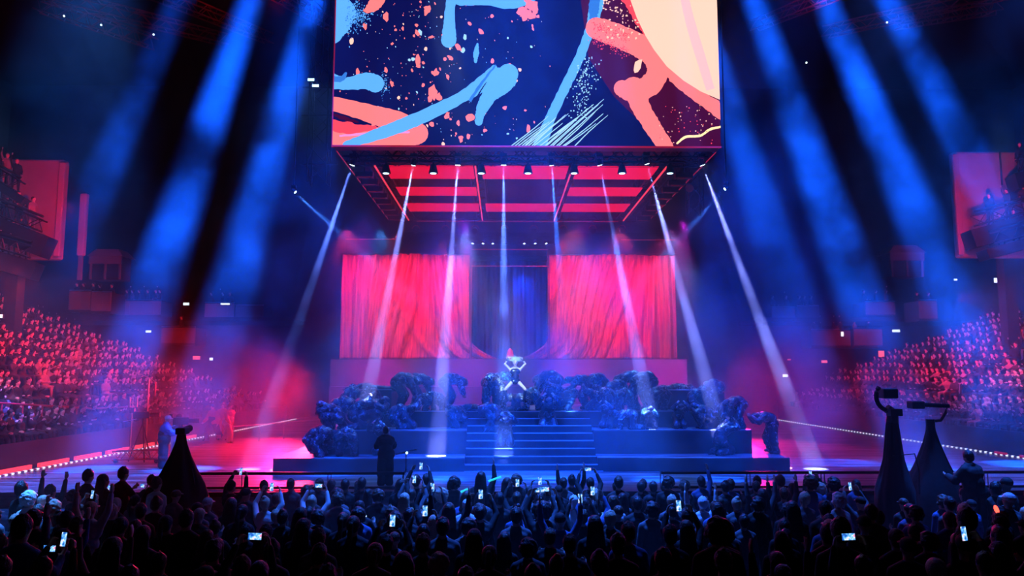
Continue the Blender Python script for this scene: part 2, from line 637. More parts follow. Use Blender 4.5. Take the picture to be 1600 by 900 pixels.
def balcony_wall(x0, x1, y, zt, zb, side, label):
    t = thing('balcony_wall', label, 'wall block', (0, 0, 0))
    xa, xb = min(x0, x1), max(x0, x1)
    MB().box((xa, y, zb), (xb, y + .5, zt)).build('wall_panel', M['panel'], t, bevel=.12)
    inner = x1
    MB().bar((inner, y - .1, zb + .1), (inner, y - .1, zt - .2), .22, .3).build('edge_column', M['panel'], t, bevel=.05)
    MB().bar((xa + (xb - xa) * (.45 if side < 0 else .42), y - .05, (zt + zb) / 2 + 1), (xa + (xb - xa) * (.45 if side < 0 else .42), y - .05, zt), .06, .06).build('drainpipe', M['black'], t)
    PIL.append(((xa + xb) / 2, y + .8))
    struct('pillar_%d' % (1 if side < 0 else 2), MB().box(((xa + xb) / 2 - .3, y + .5, 0), ((xa + xb) / 2 + .3, y + 1.1, zt - .5)), M['wallblack'])
    return t


a = at(-60, 248, 36)
b = at(91, 405, 36)
balcony_wall(a.x, b.x, 36, a.z, b.z, -1, 'tall red-lit wall block with stacked balconies at the upper left')
a2_ = at(1660, 237, 38)
b2_ = at(1500, 402, 38)
balcony_wall(a2_.x, b2_.x, 38, a2_.z, b2_.z, 1, 'tall red and blue lit wall block with balconies at the upper right')


def truss(mb, A, B, s=.5, n=12, r=.035):
    A, B = V(A), V(B)
    a, b, d = basis(B - A)
    cs = [a * i * s / 2 + b * j * s / 2 for i, j in ((-1, -1), (1, -1), (1, 1), (-1, 1))]
    for c in cs:
        mb.tube([A + c, B + c], r, 5)
    for k in range(n):
        p, q = A.lerp(B, k / n), A.lerp(B, (k + 1) / n)
        for j in range(4):
            c1, c2 = cs[j], cs[(j + 1) % 4]
            mb.tube([p + c1, q + c2] if k % 2 else [p + c2, q + c1], r * .6, 4)
    return mb


def balcony(px0, py0, px1, py1, Y0, Y1, label, th=.9):
    """sloping projecting balcony: slab, rail, posts, in front of the wall"""
    A, B = at(px0, py0, Y0), at(px1, py1, Y1)
    t = thing('balcony', label, 'balcony', A)
    d = B - A
    MB().bar(V((0, 0, -th / 2)), d + V((0, 0, -th / 2)), 1.2, th).build('slab', M['black'], t)
    MB().tube([V((0, -.6, .9)), d + V((0, -.6, .9))], .06).build('rail', M['black'], t)
    mb = truss(MB(), V((0, -.6, .45)), d + V((0, -.6, .45)), .5, 8, .04)
    mb.build('railing_lattice', M['black'], t)
    return A, B, t


BAL = [(-30, 268, 43, 312, 34.8, 35.3, 'uppermost black balcony on the left wall block', .35), (-30, 330, 78, 372, 34.6, 35.2, 'middle black balcony on the left wall block', 1.0),
       (-30, 385, 60, 412, 34.4, 35.0, 'lowest black balcony on the left wall block', .8),
       (1640, 262, 1580, 275, 36.8, 37.2, 'short black balcony at the right frame edge', .8), (1650, 325, 1512, 362, 36.6, 37.2, 'sloping black balcony on the right wall block', .9),
       (1650, 360, 1535, 392, 36.4, 37.0, 'lowest sloping balcony on the right wall block', .5)]
BALP = [balcony(*q) for q in BAL]
# slim tall column lit pink beside the left block and small kiosks
a, b = at(133, 297, 40), at(131, 432, 40)
t = thing('sign_column', 'slim pink-lit vertical column standing beside the upper left wall block', 'column', (a.x, 40, b.z - .2))
MB().box((-.2, -.15, 1.3), (.2, .15, a.z - b.z)).build('upper_panel', mat('pale_column_paint', (.6, .45, .45), .6), t, bevel=.08)
MB().box((-.09, -.09, 0), (.09, .09, 1.35)).build('stem', M['fascia'], t)


def kiosk(px0, py0, px1, py1, Y, label):
    A, B = at(px0, py0, Y), at(px1, py1, Y)
    wd, h = B.x - A.x, A.z - B.z
    t = thing('commentary_booth', label, 'booth', ((A.x + B.x) / 2, Y, B.z))
    mb = MB()
    mb.add([(x, y, z) for x, y, z in ((-wd / 2, 0, h * .75), (wd / 2, 0, h * .75), (wd / 2, 1.5, h * .75), (-wd / 2, 1.5, h * .75), (-wd * .3, .2, h), (wd * .3, .2, h), (wd * .3, 1.3, h), (-wd * .3, 1.3, h))],
           [(0, 3, 2, 1), (4, 5, 6, 7), (0, 1, 5, 4), (1, 2, 6, 5), (2, 3, 7, 6), (3, 0, 4, 7)])
    mb.build('roof', M['fascia'], t)
    MB().box((-wd * .42, .3, 0), (wd * .42, 1.3, h * .75)).build('back_panel', M['concrete'], t)
    for x in (-.4, 0, .4):
        MB().box((x * wd - .05, .1, 0), (x * wd + .05, .2, h * .75)).build('post', M['fascia'], t)
    MB().box((-wd * .45, .05, h * .5), (wd * .45, .15, h * .75)).build('header', M['fascia'], t)


kiosk(136, 388, 190, 436, 42, 'small red-lit booth under a hipped roof at the upper left')
kiosk(1388, 382, 1450, 432, 42, 'small red-lit booth under a flat roof at the upper right')


def hall_box(px0, py0, px1, py1, Y, label, m='fascia', n=3):
    A, B = at(px0, py0, Y), at(px1, py1, Y)
    wd, h = B.x - A.x, A.z - B.z
    t = thing('viewing_box', label, 'viewing box', (A.x, Y, B.z))
    MB().box((0, 0, 0), (wd, .12, h)).build('front_panel', M[m], t, bevel=.03)
    MB().box((0, .1, -.15), (wd, 1.8, .05)).build('box_floor', M['concrete'], t)
    MB().tube([(0, .05, h + .06), (wd, .05, h + .06)], .035).build('rail', M['steel'], t)
    for x in (.04, wd - .04):
        MB().box((x - .05, .1, 0), (x + .05, 1.8, h)).build('side_panel', M['concrete'], t)
    for i in range(max(1, int(wd / .8))):
        MB().box((i * .8 + .05, -.02, .08), (min(wd, i * .8 + .72), 0, h - .08)).build('panel_inset', M[m], t)
    return [(A.x + wd * (i + .5) / n + random.uniform(-.15, .15), Y + .6, B.z + .05) for i in range(n)] if n else []


BOXES = [(108, 455, 140, 484, 47, 'dim red viewing box at far left above the stand', 'fascia', 3), (143, 457, 172, 486, 47, 'dim red viewing box right of the far left one', 'fascia', 2),
         (252, 512, 304, 536, 48, 'dark red low viewing box at left', 'fascia', 1), (320, 474, 365, 496, 50, 'lavender viewing box left of the curtains', 'panel', 3),
         (368, 478, 411, 498, 50, 'dim red viewing box nearest the curtains at left', 'fascia', 0), (186, 470, 250, 492, 50, 'blue-lit viewing box, centre left', 'fascia', 6),
         (1206, 481, 1243, 501, 50, 'pale lavender viewing box right of the curtains', 'panel', 2), (1246, 479, 1281, 501, 50, 'red viewing box beside the lavender one at right', 'fascia', 3),
         (1268, 516, 1330, 540, 49, 'long dark viewing box at right', 'fascia', 4), (1334, 514, 1380, 540, 49, 'dark viewing box above the right stand entrance', 'fascia', 2),
         (1436, 470, 1466, 498, 47, 'small dim viewing box at far right', 'fascia', 2), (1352, 472, 1400, 492, 50, 'blue-lit viewing box above the long dark one', 'fascia', 3)]
BOXP = []
for q in BOXES:
    BOXP.append((q[5], hall_box(*q)))
# slabs that carry the box tiers
struct('trim_1', MB().box((-36, 49, 7.35), (-14, 54, 7.6)), M['wallblack'])
struct('trim_2', MB().box((17, 49, 7.35), (38, 54, 7.6)), M['wallblack'])

# lit signs and lamps
for px, py, wpx, hpx, Y, m, lab, cat in [(307, 559, 11, 5, 46, 'redsign', 'red lit sign on the wall above the left stand', 'sign'), (330, 561, 5, 4, 46, 'whitelamp', 'small white lamp beside the red sign at left', 'lamp'),
                                         (291, 475, 9, 4, 47, 'whitelamp', 'greenish white lamp above the dark left viewing box', 'lamp'), (352, 475, 14, 2.5, 47, 'whitelamp', 'white tube light on the pale left viewing box', 'lamp'),
                                         (232, 518, 8, 3, 46, 'whitelamp', 'small white lamp low in the wide left beam', 'lamp'), (2, 494, 4, 5, 33, 'whitelamp', 'pale green lamp at the left frame edge', 'lamp'),
                                         (1227, 587, 8, 4, 44, 'whitelamp', 'warm white lamp above the right end of the stage', 'lamp'), (1316, 522, 4, 7, 46, 'whitelamp', 'small white lamp on the long dark viewing box', 'lamp'),
                                         (1400, 517, 12, 4, 46, 'whitelamp', 'white light panel over the right stand', 'lamp'), (1377, 553, 9, 10, 44, 'redsign', 'red lit square sign over the right stand entrance', 'sign'),
                                         (1288, 565, 9, 4, 45, 'redsign', 'narrow dim red sign right of the stage', 'sign'), (1233, 562, 5, 2, 45, 'redsign', 'tiny red sign above the warm white lamp', 'sign'),
                                         (1493, 437, 5, 2.5, 42, 'whitelamp', 'tiny white lamp left of the blue one, upper right', 'lamp'), (1556, 438, 6, 7, 42, 'whitelamp', 'blue white lamp in the upper right beam', 'lamp')]:
    if Y > 40:
        Y = 53.87 if (px, py) not in ((352, 475), (1316, 522)) else {352: 49.85, 1316: 48.85}[px]
    p = at(px, py, Y)
    sx, sz = wpx * Y / FPX / 2, hpx * Y / FPX / 2
    t = thing('wall_lamp' if cat == 'lamp' else 'lit_sign', lab, cat, p)
    MB().box((-sx * 1.15, 0, -sz * 1.3), (sx * 1.15, .12, sz * 1.3)).build('housing', M['black'], t)
    MB().box((-sx, -.02, -sz), (sx, 0, sz)).build('lit_face', M[m], t)

# roof trusses: red light on the dark metal put into its paint
for i, (A, B) in enumerate([(at(70, -10, 30), at(350, 62, 40)), (at(200, -30, 28), at(420, 60, 42)), (at(60, 8, 34), at(240, 66, 34)), (at(380, -40, 30), at(520, 40, 44)),
                            (at(1600, -20, 30), at(1290, 50, 40)), (at(1400, -50, 28), at(1180, 40, 42)), (at(1560, 10, 34), at(1400, 34, 34))]):
    mb = truss(MB(), A, B, .55, 14, .04)
    tag(mb.build('roof_truss', M['redpaint']), ['long red-lit roof truss running down from the upper left corner', 'red-lit roof truss nearer the screen at left', 'short roof truss crossing at the far upper left', 'roof truss just left of the big screen',
                                                'long roof truss at the upper right corner', 'roof truss just right of the big screen', 'short roof truss crossing at the far upper right'][i], 'truss', 'roof trusses')
for px, py in ((100, 25), (158, 39), (240, 54), (1386, 35), (1260, 98)):
    p = at(px, py, 33)
    o = MB().ball((0, 0, 0), (.05, .05, .05), 8).build('roof_lamp', M['whitelamp'], loc=p)
    tag(o, {100: 'tiny roof lamp, leftmost in the dark roof', 158: 'tiny roof lamp, second from left', 240: 'tiny roof lamp nearest the first left beam', 1386: 'tiny roof lamp inside the rightmost beam', 1260: 'tiny roof lamp on the boom right of the screen'}[px], 'lamp', 'roof lamps')

# ------------------------------------------------------------------ risers and steps
def riser(name_lab, x0, x1, y0, y1, z0, z1, edge=True, m='riser'):
    t = thing('stage_riser', name_lab, 'stage riser', ((x0 + x1) / 2, y0, z0))
    cx = (x0 + x1) / 2
    MB().box((x0 - cx, 0, 0), (x1 - cx, y1 - y0, z1 - z0 - .03)).build('riser_body', M[m], t)
    MB().box((x0 - cx, 0, z1 - z0 - .03), (x1 - cx, y1 - y0, z1 - z0)).build('riser_top', M['deck'], t)
    if edge:
        MB().box((x0 - cx, -.02, z1 - z0 - .03), (x1 - cx, 0.0, z1 - z0 + .004)).build('edge_strip', M['edge'], t)
    return t


XS0, XS1 = -1.2, 3.05
riser('low wide base platform left of the stage steps', -7.24, XS0, 24.4, 33, DZ, 1.42, False)
riser('low wide base platform right of the stage steps', XS1, 9.16, 24.4, 33, DZ, 1.42, False)
riser('middle platform tier left of the steps', -6.3, XS0, 25.6, 33, 1.42, 2.2, False)
riser('middle platform tier right of the steps', XS1, 8.36, 25.6, 33, 1.42, 2.2, False)
riser('upper platform tier left of the steps with pale edge line', -5.2, XS0, 27.0, 33, 2.2, 2.76)
riser('upper platform tier right of the steps with pale edge line', XS1, 8.2, 27.0, 33, 2.2, 2.76)
riser('upper platform directly behind the steps', XS0, XS1, 27.1, 33, 1.0, 2.755, False)
riser('tilted-topped block standing on the upper tier at left', -5.2, -4.05, 27.9, 29.6, 2.76, 3.5)
riser('long block standing on the upper tier at right', 5.7, 8.15, 27.9, 29.8, 2.76, 3.48)
riser('lower step of the purple rise behind the performers', -7.3, 7.95, 32.2, 33.2, 2.76, 3.5, False, 'rise')
riser('tall purple rise carrying the red curtains', -7.5, 8.1, 33.2, 39, DZ, 4.68, False, 'rise')
t = thing('stage_steps', 'wide flight of stage steps with white edge lines in the centre', 'steps', (0, 24.4, DZ))
for k in range(8):
    mb = MB().box((XS0, k * .333, 0), (XS1, (k + 1) * .333, .22 * (k + 1) - .004))
    s = mb.build('step', M['riser'], t)
    MB().box((XS0 + .02, k * .333 - .012, .22 * (k + 1) - .026), (XS1 - .02, k * .333, .22 * (k + 1))).build('edge_line', M['edge'], s)
o = MB().box((XS0, 24.36, DZ), (XS1 + .15, 24.4, DZ + .02)).build('floor_line', M['edge'])
tag(o, 'white line on the deck at the foot of the steps', 'floor line')

# ------------------------------------------------------------------ curtains
def drape(name, x0, x1, zt, zb, y, m, label, gathers, flip=1, amp=.13, n=260, nz=46, tail=0):
    t = thing(name, label, 'curtain', ((x0 + x1) / 2, y, zb))
    cx = (x0 + x1) / 2
    W = x1 - x0
    vs, fs = [], []
    for j in range(nz + 1):
        v = j / nz
        for i in range(n + 1):
            u = i / n
            x = x0 + W * u
            ph = 0
            # vertical pleats, bent towards the gathers
            sh = 0
            for gx, gz, g, wd in gathers:
                dz = (v - gz)
                sh += g * math.exp(-((u - gx) / wd) ** 2) * dz
            ph = (u + sh) * 62
            d = 1.5 * amp * (.45 * math.sin(ph) + .3 * math.sin(ph * 1.73 + 1.3) + .25 * noise.noise(V(((u + sh) * 14, v * 1.5, 3))) * 2)
            # diagonal folds
            d += amp * .9 * math.exp(-((u - (.45 + flip * .5 * (v - .5))) / .03) ** 2)
            d += amp * .8 * math.exp(-((u - (.5 - flip * .35 * (v - .2))) / .025) ** 2)
            zz = zt - (zt - zb) * v
            if v < .02:
                zz -= .03 * math.sin(u * 9)
            xx = x
            if tail:
                q = max(0, v - .78) / .22
                e = (u if tail > 0 else 1 - u)
                xx += tail * q * q * e ** 4 * 1.3
                zz = max(zz, zb + .01)
            bulge = .04 * math.sin(u * math.pi) 
            xx += (-1 if u < .5 else 1) * .06 * v * abs(u - .5)
            vs.append((xx - cx, -d - bulge, zz - zb))
    for j in range(nz):
        for i in range(n):
            a = j * (n + 1) + i
            fs.append((a, a + 1, a + n + 2, a + n + 1))
    mb = MB().add(vs, fs)
    c = mb.build('curtain_cloth', M[m], t, smooth=True)
    s = c.modifiers.new('thick', 'SOLIDIFY')
    s.thickness = .015
    MB().tube([(x0 - cx - .1, 0, zt - zb + .03), (x1 - cx + .1, 0, zt - zb + .03)], .04).build('curtain_bar', M['black'], t)
    return t


ZB, ZT = 4.7, 9.48
xa, xb = at(534, 480, 34.5).x, at(733, 480, 34.5).x
drape('stage_curtain', xa, xb, ZT, ZB, 34.5, 'curtain', 'red and pink draped curtain left of the dark stage opening', [(.45, .25, .28, .22), (.8, .9, -.16, .25)], 1, tail=1)
xa, xb = at(858, 480, 34.5).x, at(1056, 480, 34.5).x
drape('stage_curtain', xa, xb, ZT, ZB, 34.5, 'curtain', 'red and pink draped curtain right of the dark stage opening', [(.5, .2, .28, .22), (.15, .9, .16, .25)], -1, tail=-1)
xa, xb = at(738, 480, 36.5).x, at(857, 480, 36.5).x
drape('stage_curtain', xa - .3, xb + .3, ZT, ZB, 36.6, 'darkcurtain', 'dark blue curtain hanging in the centre opening', [], 1, amp=.1, n=120)
# portal frame between the curtains
t = thing('portal_frame', 'slender portal frame around the dark centre opening', 'frame', at(797, 560, 34.2))
L0, L1 = at(736, 480, 34.2).x - t.location.x, at(857, 480, 34.2).x - t.location.x
for x in (L0, L1):
    MB().box((x - .05, -.05, 0), (x + .05, .05, 5.4)).build('upright', M['black'], t)
    MB().box((x - .012, -.07, 0), (x + .012, -.05, 4.1)).build('pink_line', M['redline2'], t)
for py in (390, 416):
    z = at(797, py, 34.2).z - t.location.z
    MB().box((L0, -.06, z - .02), (L1, -.02, z + .02)).build('red_line', M['redline2'], t)
t = thing('curtain_header', 'black header drape above the curtains under the rig', 'header', (0, 34.9, 9.5))
MB().box((at(540, 400, 34.9).x, 0, 0), (at(1052, 400, 34.9).x, .15, 1.1)).build('header_cloth', M['blackcloth'], t)
for x0, x1 in ((540, 618), (970, 1056)):
    z = at(600, 374, 34.9).z - 9.5
    MB().box((at(x0, 374, 34.9).x, -.03, z - .015), (at(x1, 374, 34.9).x, 0, z + .015)).build('red_line', M['redline2'], t)

# ------------------------------------------------------------------ big screen
SY = 22.0
a, b = at(519, 228, SY), at(1127, 228, SY)
SX0, SX1, SZ0 = a.x, b.x, (a.z + b.z) / 2
SZ1 = SZ0 + 6.0
scr = thing('led_screen', 'huge hanging screen with blue and salmon paint strokes on navy', 'screen', ((SX0 + SX1) / 2, SY, SZ0))
scx = scr.location.x
MB().box((SX0 - scx, .05, 0), (SX1 - scx, .55, SZ1 - SZ0)).build('screen_cabinet', M['black'], scr)
PC = {k: mat('screen_' + k, (0, 0, 0), .9, emit=c, es=1.35, spec=0) for k, c in dict(
    navy=(.0025, .004, .07), wine=(.05, .002, .03), sky=(.1, .38, .92), mid=(.03, .17, .6), salmon=(1, .19, .2), peach=(1, .56, .44), coral=(.95, .06, .1), lilac=(.75, .25, .62), cream=(1, .75, .4), painted_haze=(1, .46, .5), pale=(.35, .62, .85)).items()}
PK = list(PC)


def sp(px, py, lay):
    d = MW @ V(((px - 800) / FPX, (450 - py) / FPX, -1))
    q = V((0, 0, CZ)) + d * (SY / d.y)
    x = max(SX0, min(SX1, q.x)) - scx
    z = max(0.0, min(SZ1 - SZ0, q.z - SZ0))
    return V((x, .05 - .003 * (lay + 1), z))


pic = MB()
pic.add([(SX0 - scx, .047, 0), (SX1 - scx, .047, 0), (SX1 - scx, .047, SZ1 - SZ0), (SX0 - scx, .047, SZ1 - SZ0)], [(0, 1, 2, 3)], PK.index('navy'))
LAY = [0]


def poly(pts, c):
    LAY[0] += 1
    pic.add([sp(x, y, LAY[0] * .25) for x, y in pts], [tuple(range(len(pts)))[::-1]], PK.index(c))


def stroke(pts, ws, c, wob=1.2, cap=True, seed=0):
    """brush stroke along pixel points with changing width, as a fan of quads"""
    rnd = random.Random(seed + len(pts) * 7 + int(pts[0][0]))
    P2 = []
    n = 10
    for i in range(len(pts) - 1):
        p0, p1, p2, p3 = pts[max(i - 1, 0)], pts[i], pts[i + 1], pts[min(i + 2, len(pts) - 1)]
        for k in range(n + (i == len(pts) - 2)):
            t = k / n
            q = [.5 * (2 * p1[j] + (p2[j] - p0[j]) * t + (2 * p0[j] - 5 * p1[j] + 4 * p2[j] - p3[j]) * t * t + (3 * p1[j] - p0[j] - 3 * p2[j] + p3[j]) * t ** 3) for j in (0, 1)]
            P2.append((q[0], q[1], ws[i] + (ws[i + 1] - ws[i]) * t))
    Lf, Rt = [], []
    for i, (x, y, wd) in enumerate(P2):
        x0, y0, _ = P2[max(0, i - 1)]
        x1, y1, _ = P2[min(len(P2) - 1, i + 1)]
        dx, dy = x1 - x0, y1 - y0
        l = math.hypot(dx, dy) or 1
        nx, ny = -dy / l, dx / l
        w1 = wd / 2 + rnd.uniform(-wob, wob) * .6
        w2 = wd / 2 + rnd.uniform(-wob, wob) * .6
        Lf.append((x + nx * w1, y + ny * w1))
        Rt.append((x - nx * w2, y - ny * w2))
    LAY[0] += 1
    ly = LAY[0] * .25
    k0 = PK.index(c)
    m = len(Lf)
    pic.add([sp(x, y, ly) for x, y in Lf + Rt], [(i, m + i, m + i + 1, i + 1) for i in range(m - 1)], k0)
    if cap:
        for (x, y, wd) in (P2[0], P2[-1]):
            pic.add([sp(x + wd * .5 * math.cos(a * math.pi / 8), y + wd * .5 * math.sin(a * math.pi / 8), ly + .1) for a in range(16)], [tuple(range(16))], k0)


def blob(x, y, rx, ry, c, rot=0, jag=.25, seed=0):
    rnd = random.Random(int(x * 31 + y * 7) + seed)
    LAY[0] += .02
    n = 9
    pts = []
    for a in range(n):
        th = 2 * math.pi * a / n
        k = 1 + rnd.uniform(-jag, jag)
        u, v = rx * k * math.cos(th), ry * k * math.sin(th)
        pts.append((x + u * math.cos(rot) - v * math.sin(rot), y + u * math.sin(rot) + v * math.cos(rot)))
    pic.add([sp(px, py, LAY[0] * .25) for px, py in pts], [tuple(range(n))], PK.index(c))


# wine ground behind the salmon loops
poly([(905, -20), (1060, -20), (1125, 60), (1127, 228), (1040, 228), (960, 150), (920, 90)], 'wine')
rr = random.Random(3)
# splatter
for i in range(300):
    x, y = rr.uniform(540, 860), rr.uniform(0, 226)
    if rr.random() < .5:
        x = rr.gauss(660, 45)
    if x < 524 or x > 900:
        continue
    r = .5 + rr.random() ** 4 * 3.2
    blob(x, y, r, r * rr.uniform(.8, 2), rr.choice(['salmon', 'salmon', 'salmon', 'peach', 'pale']), rr.uniform(-.8, .2))
for x, y, rx, ry in ((667, 13, 5, 7), (603, 25, 4, 7), (653, 92, 4, 8), (681, 112, 4, 6), (677, 142, 6, 11), (685, 150, 6, 5), (672, 153, 4, 5), (558, 112, 3, 6), (612, 130, 3, 5), (698, 180, 5, 5), (736, 184, 7, 6), (716, 192, 3, 4), (758, 203, 3, 3), (720, 214, 3, 3), (570, 40, 3, 5), (674, 57, 5, 2)):
    blob(x, y, rx, ry, 'salmon', jag=.4)
# spray dots field, upper left blue mist
stroke([(510, -10), (527, 20), (520, 52)], [40, 56, 30], 'sky', 2)
rr = random.Random(3)
for i in range(420):
    r = abs(rr.gauss(0, 1))
    x, y = 540 + r * 17, 22 + rr.gauss(0, 17) * (1 - min(.8, r * .3))
    blob(x, y, rr.uniform(.4, 1.3), rr.uniform(.4, 1.3), rr.choice(['sky', 'sky', 'mid']))
stroke([(598, -20), (586, 4), (574, 15)], [26, 22, 10], 'salmon')
stroke([(700, -8), (720, -2), (760, 0), (800, 3), (822, -14)], [16, 20, 14, 20, 40], 'sky')
stroke([(704, 0), (702, 40), (701, 62)], [14, 19, 24], 'sky', 1.6)
stroke([(746, 68), (744, 82), (743, 96)], [3, 9, 4], 'sky', 1.2)
# jagged salmon blot, top centre
for x, y, rx, ry in ((815, 17, 11, 7), (826, 22, 10, 6), (832, 8, 8, 7), (820, 28, 5, 4), (836, 14, 5, 8), (826, 2, 9, 6), (840, 25, 2.5, 2.5)):
    blob(x, y, rx, ry, 'salmon', jag=.55)
# left blue blob stroke
stroke([(512, 124), (540, 130), (572, 126), (586, 130)], [24, 20, 26, 28], 'sky', 1.8)
stroke([(512, 122), (532, 123), (540, 114)], [8, 9, 4], 'mid', 1)
for i in range(90):
    blob(596 + abs(rr.gauss(0, 6)), 132 + rr.gauss(0, 9), rr.uniform(.3, .9), rr.uniform(.3, .9), 'sky')
# lower left salmon sweep
stroke([(505, 158), (560, 172), (620, 190), (652, 208)], [20, 26, 34, 34], 'salmon', 1)
stroke([(505, 214), (560, 214), (610, 216), (652, 208)], [30, 34, 36, 34], 'salmon', 1)
stroke([(510, 192), (545, 200), (588, 200)], [20, 18, 6], 'coral', 2.5, False)
stroke([(520, 178), (536, 184), (560, 191)], [4, 6, 3], 'wine', 2, False)
stroke([(530, 212), (580, 208), (640, 206)], [3, 4, 3], 'lilac', .6, False)
stroke([(540, 226), (600, 206), (660, 182), (720, 152), (756, 128), (772, 106)], [10, 20, 21, 18, 24, 10], 'sky', 1)
stroke([(748, 190), (752, 172), (764, 150), (778, 134), (790, 120), (794, 115)], [12, 16, 24, 34, 40, 32], 'sky', 1.6)
stroke([(734, 158), (752, 130), (775, 101)], [5, 4, 2], 'mid', 1, False)
stroke([(745, 152), (752, 140), (760, 128)], [2, 2, 1], 'navy', .5, False)
# long blue diagonal
stroke([(935, -10), (929, 20), (922, 45), (908, 84), (886, 130), (862, 180), (842, 230)], [24, 20, 14, 15, 15, 15, 22], 'sky', 1.2, False)
stroke([(930, -6), (928, 15), (926, 34)], [18, 16, 8], 'mid', 1.5, False)
# scratch lines
for i in range(22):
    x0 = 800 + i * 4.6 + rr.uniform(-3, 3)
    ln = rr.uniform(40, 78) if i > 8 else rr.uniform(35, 60)
    if i > 10:
        ln *= 1.15
    x1, y1 = x0 + ln * .98, 228 - ln * .98 * rr.uniform(.72, .95)
    if x1 < 962:
        stroke([(x0, 228), ((x0 + x1) / 2 + rr.uniform(-2, 2), (228 + y1) / 2), (x1, y1)], [1.6, 1.5, .8], 'pale', .3, False, seed=i)
# salmon loop and peach disc
stroke([(968, -20), (985, 6), (1000, 30), (1020, 62), (1040, 95)], [16, 16, 18, 16, 10], 'coral', 2.2)
stroke([(1040, 106), (1060, 128), (1092, 150), (1130, 176)], [14, 16, 20, 24], 'salmon', 2)
stroke([(932, 44), (960, 54), (996, 70), (1020, 88), (1028, 112), (1012, 136), (985, 142), (972, 138)], [34, 36, 36, 34, 34, 34, 30, 26], 'salmon', 1.6)
stroke([(990, 138), (1004, 172), (1024, 204), (1042, 234)], [36, 28, 26, 24], 'salmon', 1.5)
for i in range(240):
    t_ = rr.random()
    blob(926 + t_ * 60 + rr.gauss(0, 2), (38 if rr.random() < .5 else 62) + t_ * 22 + rr.gauss(0, 5), rr.uniform(.4, 1.2), rr.uniform(.4, 1.2), 'coral')
blob(996, 104, 6, 11, 'peach', .5)
blob(1052, 236, 3, 3, 'cream')
pts = [(975, -30), (985, 0), (995, 28), (1008, 55), (1022, 78), (1042, 104), (1068, 126), (1095, 143), (1135, 156), (1135, -30)]
poly(pts, 'peach')
stroke([(1068, -10), (1080, 40), (1095, 90), (1110, 140)], [13, 15, 15, 13], 'painted_haze', .3, False)  # haze over the peach disc painted as a stripe
stroke([(1058, 224), (1072, 214), (1094, 212), (1110, 202), (1128, 198)], [3, 4, 3.5, 4, 3], 'cream', .4)
for i in range(160):
    blob(rr.gauss(918, 9) - (i % 60) * .25, 95 + (i % 60) * 1.5 + rr.gauss(0, 4), rr.uniform(.4, 1.3), rr.uniform(.6, 1.6), 'pale')
for i in range(70):
    blob(rr.uniform(940, 1000), rr.uniform(0, 60), rr.uniform(.5, 2), rr.uniform(.5, 2), 'peach')
for i in range(60):
    blob(rr.uniform(1030, 1120), rr.uniform(165, 225), rr.uniform(.4, 1.2), rr.uniform(.4, 1.2), rr.choice(['peach', 'coral']))
pic.build('display_picture', [PC[k] for k in PK], scr)
MB().bar((SX0 - scx, 0.0, -.02), (SX1 - scx, 0.0, -.02), .06, .04).build('bottom_bezel', M['redline2'], scr)
MB().bar((SX0 - scx - .02, .2, 0), (SX0 - scx - .02, .2, 6), .03, .1).build('side_bezel', M['redline2'], scr)

# ------------------------------------------------------------------ rig under the screen
RZ = SZ0
rig = thing('lighting_rig', 'long black ceiling rig with glowing red panels under the screen', 'lighting rig', (scx, 22.6, RZ))


def rl(x, y, z=0):
    return V((x - scx, y - 22.6, z))


bars = [(SX0, .018), (-4.2, .035), (-.9, .03), (2.32, .03), (5.42, .035), (SX1, .018)]
for x, r in bars:
    MB().tube([rl(x, 24.3 if abs(r - .018) > .001 else 22.6, .0), rl(x, 33.3)], r, 6).build('red_rail', M['redline'] if r > .02 else M['redline2'], rig)
    if r > .02:
        truss(MB(), rl(x, 24.2, .4), rl(x, 33.6, .4), .5, 14, .03).build('truss_beam', M['black'], rig)
for y, z in ((23.67, .35), (24.27, .35), (33.47, .3)):
    truss(MB(), rl(SX0, y, z), rl(SX1, y, z), .55, 22, .035).build('truss_beam', M['black'], rig)
MB().box(tuple(rl(SX0, 22.6, .7)), tuple(rl(SX1, 33.8, .8))).build('roof_skin', M['blackcloth'], rig)
for x0, x1, cols in ((-3.95, -.98, (0, 1, 2)), (-.7, 2.2, (0, 2)), (2.5, 5.2, (0, 1, 2))):
    for k in cols:
        y0, y1 = ((24.5, 26.15), (27.45, 28.75), (30.2, 31.7))[k]
        MB().box(tuple(rl(x0, y0, .05)), tuple(rl(x1, y1, .08))).build('red_panel', M['redglow'], rig)
MB().tube([rl(-3.9, 33.3, -.05), rl(5.2, 33.3, -.05)], .02, 5).build('red_rail', M['redline2'], rig)
MB().tube([rl(-4, 33.9, .15), rl(5.3, 33.9, .15)], .015, 5).build('red_rail', M['redline2'], rig)
for x in (SX0 + .3, SX1 - .3):
    for y in (23.2, 33.3):
        MB().tube([rl(x, y, .8), rl(x, y, 25 - RZ)], .012, 5).build('hoist_chain', M['black'], rig)
for x in (SX0 + .62, SX1 - .62):
    truss(MB(), rl(x, 23, .6), rl(x, 33.6, .6), .4, 16, .025).build('side_truss', M['black'], rig)


